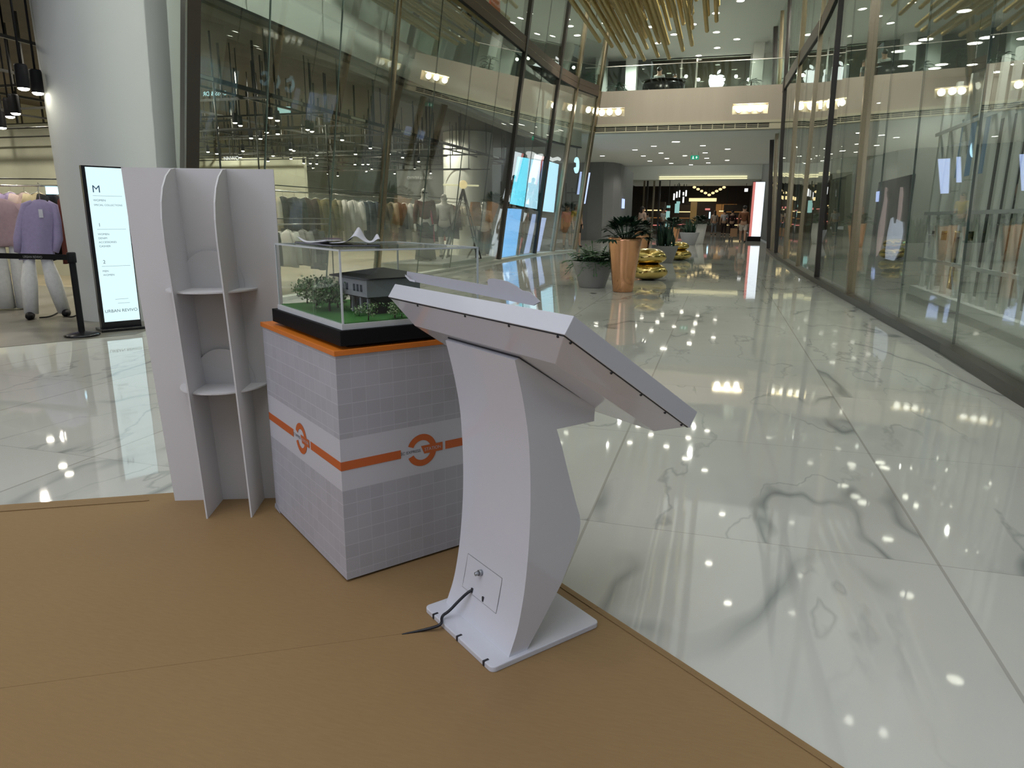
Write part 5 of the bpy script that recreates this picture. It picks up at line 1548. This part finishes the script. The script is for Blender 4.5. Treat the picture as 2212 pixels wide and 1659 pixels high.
def planter(name, label, cat, loc, prof, mat, soilr, soilz, kind, leafmat, sc=1.0, pw=None, seed=1):
    t_ = thing(name, label, cat, loc)
    MB().lathe(prof, n=12 if pw == 'facet' else 40, smooth=(pw != 'facet'), wob=None).build('pot', mat, t_)
    MB().disc((0, 0, soilz), soilr, 24).lathe([(soilr, soilz), (soilr*0.95, soilz-0.03), (0.0, soilz-0.03)], n=24).build('soil', M['soil'], t_)
    r = random.Random(seed); mb = MB()
    if kind == 'fern':
        for k in range(46):
            a = r.uniform(0, 2*PI); el = r.uniform(0.35, 1.4)
            d = (math.cos(a)*math.cos(el), math.sin(a)*math.cos(el), math.sin(el))
            p = (soilr*0.6*r.random()*math.cos(a), soilr*0.6*r.random()*math.sin(a), soilz-0.01)
            fern(mb, p, d, sc*r.uniform(0.36, 0.56), r.uniform(0.3, 0.9), 8, 0, 0.42)
    elif kind == 'palm':
        for k in range(40):
            a = 2*PI*k/40*3.4+r.uniform(-.2, .2); el = r.uniform(0.10, 1.3)
            d = Vector((math.cos(a)*math.cos(el), math.sin(a)*math.cos(el), math.sin(el)))
            st_ = Vector((0.03*math.cos(a), 0.03*math.sin(a), soilz-0.02))
            tip = st_+d*sc*0.30
            mb.tube([st_, tip], 0.007, 4)
            s1 = d.cross(Vector((0, 0, 1))).normalized()
            for j in range(9):
                ang = (j-4)*0.28
                leaf_blade(mb, tip, d*math.cos(ang)+s1*math.sin(ang), sc*0.25, sc*0.03, 0.35)
    elif kind == 'snake':
        for k in range(26):
            a = r.uniform(0, 2*PI); rr_ = soilr*0.7*math.sqrt(r.random())
            p = (rr_*math.cos(a), rr_*math.sin(a), soilz-0.02)
            leaf_blade(mb, p, (0.18*math.cos(a), 0.18*math.sin(a), 1), sc*r.uniform(0.45, 0.85), 0.045*sc, 0.02)
            leaf_blade(mb, p, (0.25*math.sin(a), -0.2*math.cos(a), 1), sc*r.uniform(0.4, 0.75), 0.05*sc, 0.05)
        for k in range(8):
            a = r.uniform(0, 2*PI)
            leaf_blade(mb, (0.1*math.cos(a), 0.1*math.sin(a), soilz), (math.cos(a), math.sin(a), 0.9), sc*0.5, 0.06*sc, 0.5)
    mb.build('foliage', leafmat, t_)
    return t_
grey = [(0, 0), (0.232, 0), (0.24, 0.012), (0.385, 0.47), (0.39, 0.485), (0.365, 0.485), (0.350, 0.44)]
cop = [(0, 0), (0.165, 0), (0.175, 0.012), (0.205, 0.25), (0.245, 0.55), (0.288, 0.88), (0.298, 0.93), (0.278, 0.932), (0.268, 0.88)]
planter('fern_planter', 'low grey bowl planter with a drooping fern left of the tall copper pot', 'planter', (-2.24, 12.95, 0), grey, M['planter'], 0.352, 0.45, 'fern', M['leaf'], 1.0, seed=4)
planter('palm_planter', 'tall hammered copper planter with dark palm leaves, nearest of the copper ones', 'planter', (-1.59, 12.33, 0), cop, M['copper'], 0.272, 0.89, 'palm', M['leafd'], 1.0, seed=6)
planter('palm_planter', 'orange copper planter right behind the nearest copper planter', 'planter', (-2.22, 20.9, 0), cop, M['copper'], 0.272, 0.89, 'palm', M['leafd'], 0.8, seed=8)
planter('leafy_planter', 'grey bowl planter with upright dark leaves behind the gold vase', 'planter', (-1.55, 21.2, 0), grey, M['planter'], 0.352, 0.45, 'snake', M['leafd'], 1.0, seed=10)
p = atz(1467, 532)
planter('palm_planter', 'far copper planter with a dark plant, smallest of the copper ones', 'planter', (-1.95, 30.5, 0), cop, M['copper'], 0.272, 0.89, 'palm', M['leafd'], 1.1, seed=12)
wh = [(0, 0), (0.20, 0), (0.21, 0.02), (0.36, 1.0), (0.37, 1.02), (0.34, 1.02), (0.33, 0.97)]
p = aty(1511, 500, 38.0)
planter('palm_planter', 'tall white far planter with a small plant by the walkers', 'planter', (p.x, p.y, 0), wh, M['whitegloss'], 0.335, 0.97, 'palm', M['leafd'], 1.2, seed=14)
p = aty(1489, 510, 36.5)
planter('leafy_planter', 'far pale grey bowl planter beside the tall white planter', 'planter', (p.x, p.y, 0), [(r*1.25, z*1.25) for r, z in grey], cloth((0.42, 0.44, 0.47)), 0.44, 0.56, 'snake', M['leafd'], 1.0, seed=16)
def blob(label, loc, tiers, seed):
    t_ = thing('gold_vase', label, 'vase', loc)
    r = random.Random(seed)
    z = 0
    for k, (R_, hh) in enumerate(tiers):
        prof = []
        for i in range(13):
            a = -PI/2+PI*i/12
            prof.append((max(0.0, R_*math.cos(a)**0.8 if math.cos(a) > 1e-6 else 0), z+hh/2+hh/2*math.sin(a)))
        ph = r.uniform(0, 6)
        MB().lathe(prof, n=40, wob=lambda a, zz: 1+0.035*math.sin(3*a+ph+zz*9)+0.02*math.sin(7*a+zz*21)).build('lobe', M['gold'], t_)
        z += hh*0.90
    return t_
blob('stack of two wobbly polished gold lobes behind the nearest copper planter', (-1.42, 15.0, 0), [(0.40, 0.36), (0.37, 0.33)], 1)
blob('small gold vase peeking out right of the second grey planter', (-1.22, 22.6, 0), [(0.38, 0.34), (0.30, 0.26)], 2)

# floor disc cap in the marble
fc = atz(1281.5, 633.5)
o = MB().lathe([(0, 0.003), (0.05, 0.003), (0.062, 0.0005)], n=20).build('floor_drain', M['rail']); o.location = (fc.x, fc.y, 0)
tag(o, 'small dark round drain in the marble before the grey fern planter', 'floor drain')

# ================================================================== UPPER SHOP AND SIGNS
c_ = aty(1548, 173, sy+0.05); LW = 0.78
lg = thing('fruit_logo', 'glowing white bitten-fruit logo in the upper shop window', 'sign', (c_.x, c_.y, c_.z))
ow = 0.36
def outline():
    R = [(0.0, 0.20), (0.10, 0.235), (0.22, 0.225), (0.30, 0.17), (0.335, 0.13)]
    bite = []
    bc = (0.40, 0.045); br2 = 0.155
    for i in range(9):
        a = math.radians(118+ (242-118)*i/8); bite.append((bc[0]+br2*math.cos(a), bc[1]+br2*math.sin(a)))
    lowr = [(0.365, -0.12), (0.33, -0.21), (0.27, -0.31), (0.20, -0.385), (0.13, -0.405), (0.06, -0.385), (0.0, -0.375)]
    left = [(-0.06, -0.385), (-0.13, -0.405), (-0.20, -0.385), (-0.28, -0.29), (-0.34, -0.16), (-0.365, -0.03), (-0.345, 0.09), (-0.29, 0.18), (-0.20, 0.23), (-0.10, 0.235)]
    return R+bite+lowr+left
pts = outline()
MB().prism([(x, 0, z) for x, z in pts], (0, 0.112, 0)).build('fruit', M['e_white'], lg)
lf = []
for i in range(13):
    t = i/12; lf.append((0.00+0.16*t+0.05*math.sin(PI*t)*-1, 0.27+0.19*t+0.03*math.sin(PI*t)))
for i in range(1, 12):
    t = 1-i/12; lf.append((0.00+0.16*t+0.05*math.sin(PI*t), 0.27+0.19*t-0.03*math.sin(PI*t)))
MB().prism([(x, 0, z) for x, z in lf], (0, 0.112, 0)).build('leaf', M['e_white'], lg)
struct(MB().box(ulx, urx, sy+0.2, sy+1.4, zc, zc+0.1).build('ceiling_upper_shop', M['brownwall']))
# glass shop window of the upper shop
g_ = MB().box(ulx, urx, sy+0.16, sy+0.18, zt, zc).build(winname(), M['balglass']); struct(g_)
for k, px in enumerate((1472, 1505, 1505+0.1)):
    if k == 2: break
    x = aty(px, 150, sy+0.1).x
    struct(MB().box(x-0.04, x+0.04, sy+0.12, sy+0.2, zt, zc).build(trimname(), M['chrome']))
uc = aty(1428, 190, 29.4)
rc_ = thing('round_counter', 'dark round counter on the upper bridge below the chandelier', 'counter', (uc.x, uc.y+1.0, zt))
MB().lathe([(0, 0), (0.72, 0), (0.80, 0.10), (0.84, 0.62), (0.78, 0.72), (0, 0.74)], n=40).build('body', M['blackgloss'], rc_)
MB().lathe([(0, 0.74), (0.86, 0.74), (0.87, 0.77), (0.0, 0.775)], n=40).build('top', M['blackgloss'], rc_)
for k, (px, Y, hh) in enumerate(((1331, 33.0, 1.5), (1622, 33.2, 1.6), (1266, 33.5, 2.2))):
    p = aty(px, 180, Y)
    t_ = thing('indoor_palm', ('dark palm in a pot at the left end of the upper bridge', 'dark bushy plant beside the right pillar of the upper floor', 'tall palm on the upper floor behind the left glass')[k], 'plant', (p.x, p.y, zt))
    MB().lathe([(0, 0), (0.18, 0), (0.24, 0.4), (0.22, 0.4), (0.2, 0.36), (0, 0.36)], n=20).build('pot', M['planter'], t_)
    MB().tube([(0, 0, 0.36), (0.02, 0, hh*0.7)], 0.03, 6).build('stem', M['bark'], t_)
    mb = MB(); r = random.Random(k+40)
    for j in range(18):
        a = r.uniform(0, 2*PI); el = r.uniform(-0.1, 1.2)
        fern(mb, (0.02, 0, hh*(0.7 if k != 1 else r.uniform(0.3, 0.8))), (math.cos(a)*math.cos(el), math.sin(a)*math.cos(el), math.sin(el)), 0.62, 0.6, 7)
    mb.build('foliage', M['leafd'], t_)
for k in range(6):
    p = aty(1482+k*27, 165+7*(k % 2), sy+0.6)
    t_ = thing('pendant_lamp', 'small glowing pendant bulb in the upper shop, %s from the left' % ORD[k], 'lamp', (p.x, p.y, p.z), 0, 'pendants in the upper shop')
    MB().ball((0, 0, 0), 0.075, 10, 8).build('bulb', M['e_spot'], t_)
    MB().tube([(0, 0, 0.07), (0, 0, zc-p.z+0.003)], 0.006, 5).build('cord', M['black'], t_)
p = on2(1098, 40, -0.9)
o = MB().box(-0.02, 0.02, -0.45, 0.45, -0.55, 0.55).build('red_banner', cloth((0.75, 0.10, 0.10))); o.location = (p.x-0.4, p.y, 6.85)
tag(o, 'red banner hanging on the upper floor behind the left glass', 'banner')

# ================================================================== RIGHT SHOP
ps = thing('bar_screen', 'white upright bar screen with two rails behind the right glass', 'screen', (3.15, 7.2, 0.004))
k = 0
for px in (1992, 2012, 2040, 2068, 2098, 2124, 2150, 2176, 2204, 2234, 2262):
    p = atx(px, 600, 3.15)
    MB().box(-0.035, 0.035, p.y-7.2-0.045, p.y-7.2+0.045, 0.22, 3.2).build('bar', M['plaster'], ps)
yl, yr_ = atx(1984, 600, 3.15).y-7.2, atx(2280, 600, 3.15).y-7.2
for z in (0.66, 1.36, 2.55):
    MB().box(-0.05, -0.03, yr_, yl, z-0.025, z+0.025).build('rail', M['whitegloss'], ps)
MB().box(-0.15, 0.35, yr_, yl, 0.0, 0.09).build('plinth', M['black'], ps)
MB().box(-0.12, 0.32, yr_, yl, 0.09, 0.22).build('ledge', M['whitegloss'], ps)
# shelves with goods behind the bars
rs_ = random.Random(8)
for k, (yy, zz) in enumerate(((8.0, 0.3), (9.6, 0.3), (11.2, 0.3), (12.8, 0.3))):
    t_ = thing('display_shelf', 'dark display shelf unit behind the white bars, %s from the right' % ORD[k], 'shelf unit', (4.6, yy, 0.004), 0, 'shelf units behind the bars')
    MB().box(0.45, 0.5, 0, 1.4, 0, 2.4).build('back', M['blackgloss'], t_)
    for z in (0.5, 1.05, 1.6, 2.15):
        MB().box(0.0, 0.45, 0.0, 1.4, z, z+0.03).build('board', M['shopwall2'], t_)
    for y in (0.0, 1.36):
        MB().box(0, 0.45, y, y+0.04, 0, 2.4).build('side', M['black'], t_)
    for j, z in enumerate((0.532, 1.082, 1.632)):
        for m_ in range(3):
            cc_ = [(0.55, 0.56, 0.52), (0.10, 0.22, 0.30), (0.36, 0.20, 0.13), (0.42, 0.38, 0.25)][rs_.randrange(4)]
            o = MB().lathe([(0, 0), (0.11, 0), (0.14, 0.10), (0.12, 0.22), (0.05, 0.27), (0.05, 0.30), (0, 0.30)], n=14).build('jar', cloth(cc_))
            o.location = (4.8, yy+0.26+0.43*m_, z+0.006)
            tag(o, 'jar on the %s board of the %s dark shelf from the right, %s along' % (('lower', 'middle', 'upper')[j], ORD[k], ORD[m_]), 'jar', 'jars behind the bars')
for k, (px, py, zz) in enumerate(((2065, 515, 0.95), (1945, 510, 1.0))):
    p = atx(px, py, 3.9 if k == 0 else 4.4)
    t_ = thing('gold_bowl', ('shallow gold bowl on a stand behind the white bars', 'gold drum bowl on a stand beside the poster')[k], 'bowl', (p.x, p.y, 0.004))
    MB().lathe([(0, 0), (0.25, 0), (0.22, 0.03), (0.05, 0.05), (0.05, zz-0.06), (0.12, zz-0.03)], n=24).build('stand', M['gold'], t_)
    MB().lathe([(0.0, zz-0.03), (0.30, zz-0.02), (0.42, zz+0.10), (0.43, zz+0.13), (0.40, zz+0.13), (0.0, zz+0.02)], n=32).build('bowl', M['gold'], t_)
# reflection of a raised-arms poster figure, built as a panel with added glow
def px_(x, y): return atx(1612+x/3.687, 350+y/3.687, 3.0)
A0 = px_(1055, 160); A1 = px_(1335, 100); B0 = px_(1040, 905)
po = thing('poster_reflection', 'tall dark panel imitating a reflected poster of a dancer in white with raised arms', 'poster', (3.0, A1.y, 0.004))
yA, yB = A0.y-A1.y, 0.0
zt_ = (A0.z+A1.z)/2
MB().box(0.0, 0.03, yB, yA, 0.55, zt_).build('panel', M['posterd'], po)
MB().box(-0.02, 0.06, yB-0.02, yA+0.02, 0.0, 0.55).build('base', M['shopwall2'], po)
def shape(pts, mat, name, d):
    v = [px_(*q)-Vector((3.0, A1.y, 0.004)) for q in pts]
    v = [Vector((-d, q.y, q.z)) for q in v]
    MB().prism(v, (-0.004, 0, 0)).build(name, mat, po)
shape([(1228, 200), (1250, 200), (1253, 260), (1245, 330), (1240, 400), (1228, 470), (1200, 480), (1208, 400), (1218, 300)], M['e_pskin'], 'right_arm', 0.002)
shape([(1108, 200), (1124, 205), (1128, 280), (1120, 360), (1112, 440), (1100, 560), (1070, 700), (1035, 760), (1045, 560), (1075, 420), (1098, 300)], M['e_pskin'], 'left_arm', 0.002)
shape([(1120, 235), (1150, 232), (1165, 265), (1150, 300), (1125, 290)], M['hair'], 'poster_hair', 0.003)
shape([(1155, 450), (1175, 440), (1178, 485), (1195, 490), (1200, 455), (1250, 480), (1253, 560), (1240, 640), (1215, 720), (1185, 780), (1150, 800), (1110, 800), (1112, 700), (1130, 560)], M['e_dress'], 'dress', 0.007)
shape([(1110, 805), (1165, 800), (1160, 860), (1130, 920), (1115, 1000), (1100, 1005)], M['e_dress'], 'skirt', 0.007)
bn = atx(1612+1800/3.687, 1150/3.687, 3.6)  # reflection of a blue screen, built as a glowing hung panel
t_ = thing('hanging_banner', 'pale blue panel imitating a screen reflection high behind the right glass', 'banner', (bn.x, bn.y, 0))
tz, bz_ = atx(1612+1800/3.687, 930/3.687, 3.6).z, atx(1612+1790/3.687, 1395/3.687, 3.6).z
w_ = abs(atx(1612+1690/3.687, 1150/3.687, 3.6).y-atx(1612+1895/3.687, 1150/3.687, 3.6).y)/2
MB().box(-0.01, 0.01, -w_, w_, bz_, tz).build('cloth', M['e_reflection'], t_)
MB().tube([(0, -w_, tz), (0, w_, tz)], 0.02, 8).build('bar', M['chrome'], t_)
for y in (-w_*0.8, w_*0.8): MB().tube([(0, y, tz), (0, y, max(tz+0.1, 4.349))], 0.006, 5).build('wire', M['chrome'], t_)
# red and white screen totem at the end of the right facade
tp = atz(1626, 513)
tt = thing('screen_totem', 'tall white screen with a red edge at the far end of the right wall', 'screen', (1.93, 44.5, 0), 0)
hz = aty(1634, 392, 44.5).z
MB().box(-0.42, 0.34, 0.0, 0.25, 0, 0.25).build('base', M['black'], tt)
MB().box(-0.36, 0.34, 0.0, 0.25, 0.25, hz).build('housing', M['black'], tt)
MB().box(-0.20, 0.32, -0.012, 0.0, 0.28, hz-0.03).build('display', emat('totem_white', (0.85, 0.93, 1.0), 1.3), tt)
MB().box(-0.34, -0.20, -0.012, 0.0, 0.28, hz-0.03).build('red_edge', M['e_red'], tt)

# ================================================================== FAR SHOPS
def sg(name, label, x0, x1, y0, y1, Y, mat, cat='sign', th_=0.12, group=None):
    a = aty(x0, y1, Y); b = aty(x1, y0, Y)
    c = Vector(((a.x+b.x)/2, Y, a.z))
    o = MB().box(a.x-c.x, b.x-c.x, 0, th_, 0, b.z-a.z).build(name, mat); o.location = c
    if a.z > 1.4:
        zc2 = 4.595 if Y > 68 else 4.195
        if b.z < zc2-0.02: MB().box(-0.02, 0.02, th_*0.4, th_*0.6, b.z-a.z, zc2-a.z).build('hanger_rod', M['rail'], o)
        elif False: pass
    elif a.z > 0.1:
        MB().box(-0.04, 0.04, th_*0.3, th_*0.7, -a.z, 0).build('stand', M['rail'], o)
    return tag(o, label, cat, group)
sg('shop_sign', 'long warm lit shop sign across the end of the corridor', 1488, 1548, 428, 435, 66, M['e_warm'])
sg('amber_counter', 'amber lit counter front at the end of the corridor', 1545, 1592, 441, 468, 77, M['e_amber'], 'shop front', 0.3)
sg('counter_light', 'warm light bar over the amber counter, left one', 1553, 1564, 455, 457, 76.5, M['e_warm'], 'lamp')
sg('counter_light', 'warm light bar over the amber counter, right one', 1577, 1594, 455, 457, 76.5, M['e_warm'], 'lamp')
sg('counter_light', 'lower warm light bar on the amber counter', 1562, 1576, 462, 464, 76.5, M['e_warm'], 'lamp')
sg('counter_light', 'lower right warm light bar on the amber counter', 1580, 1593, 462, 465, 76.1, M['e_warm'], 'lamp')
for k, (x0, x1, y0, y1) in enumerate(((1454, 1458, 418, 432), (1460, 1464, 414, 427), (1465.5, 1469.5, 411, 426), (1474.5, 1478, 415, 422), (1480, 1484, 411, 424), (1474, 1478, 425, 438))):
    sg('light_box', 'small upright white light box left of the far corridor, %s' % ('first from the left', 'second from the left', 'third from the left', 'upper fourth', 'last on the right', 'lower fourth')[k], x0, x1, y0, y1, 64, M['e_white'], 'light box', 0.1, 'white light boxes')
for k, (x0, x1, y0, y1) in enumerate(((1437, 1447, 456, 490), (1457, 1468, 440, 460), (1440, 1448, 444, 449), (1461, 1469, 435, 440))):
    sg('lit_shelf', ('tall teal lit shelf column left of the far corridor', 'shorter teal lit shelf column above the far planter', 'small teal sign above the tall teal column', 'small teal sign above the shorter teal column')[k], x0, x1, y0, y1, (58, 62, 57.6, 61.6)[k], M['e_teal'], 'shelf' if k < 2 else 'sign', 0.15)
sg('red_sign', 'small pink-red lit sign at the end of the corridor', 1523, 1534, 450, 454, 70, M['e_red'])
sg('white_screen', 'small white lit screen under the pink-red sign', 1531, 1535, 458, 472, 70, M['e_pale'], 'screen')
sg('wall_lamp', 'round-ended white wall lamp right of the far corridor', 1608, 1616, 407, 414, 63, M['e_white'], 'lamp')
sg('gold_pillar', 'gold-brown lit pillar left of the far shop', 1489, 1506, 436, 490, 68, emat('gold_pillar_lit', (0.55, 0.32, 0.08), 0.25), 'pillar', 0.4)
ip = aty(1368.5, 440, 44.4)
o = MB().box(-0.03, 0.03, -0.45, 0.45, -0.28, 0.28).build('info_panel', M['e_lav']); o.location = (-5.925, 44.4, ip.z)
tag(o, 'small blue lit panel on the grey curved wall', 'panel')
cf = thing('festoon_chandelier', 'string of small gold lights under the dark far ceiling', 'chandelier', (aty(1532, 415, 69).x, 69, 0))
for k in range(9):
    px = 1500+k*8; dy = 22*abs(k-4)/4
    p = aty(px, 421-dy*0.75, 69)
    MB().ball((p.x-cf.location.x, 0.02*k, p.z), 0.16, 8, 6, sc=(1, 1, 0.7)).build('light', M['e_warm'], cf)
    MB().tube([(p.x-cf.location.x, 0.02*k, p.z), (p.x-cf.location.x, 0.02*k, 4.6)], 0.01, 4).build('cord', M['rail'], cf)
for k, (px, Y) in enumerate(((1408, 60), (1420, 66), (1585, 70), (1480, 72))):
    p = aty(px, 480, Y)
    t_ = thing('shop_unit', ('dark shop unit with glowing goods at the far left', 'second dark shop unit left of the far corridor', 'dark shop unit at the far right', 'dark shop unit at the end of the corridor')[k], 'shop unit', (p.x, Y, 0))
    MB().box(-1.0, 1.0, 0, 0.6, 0, 2.6).build('body', M['brownwall'], t_)
    for j in range(3):
        MB().box(-0.8, 0.8, -0.03, 0.0, 0.7+0.6*j, 0.78+0.6*j).build('lit_edge', (M['e_red'], M['e_amber'], M['e_warm'])[(j+k) % 3], t_)
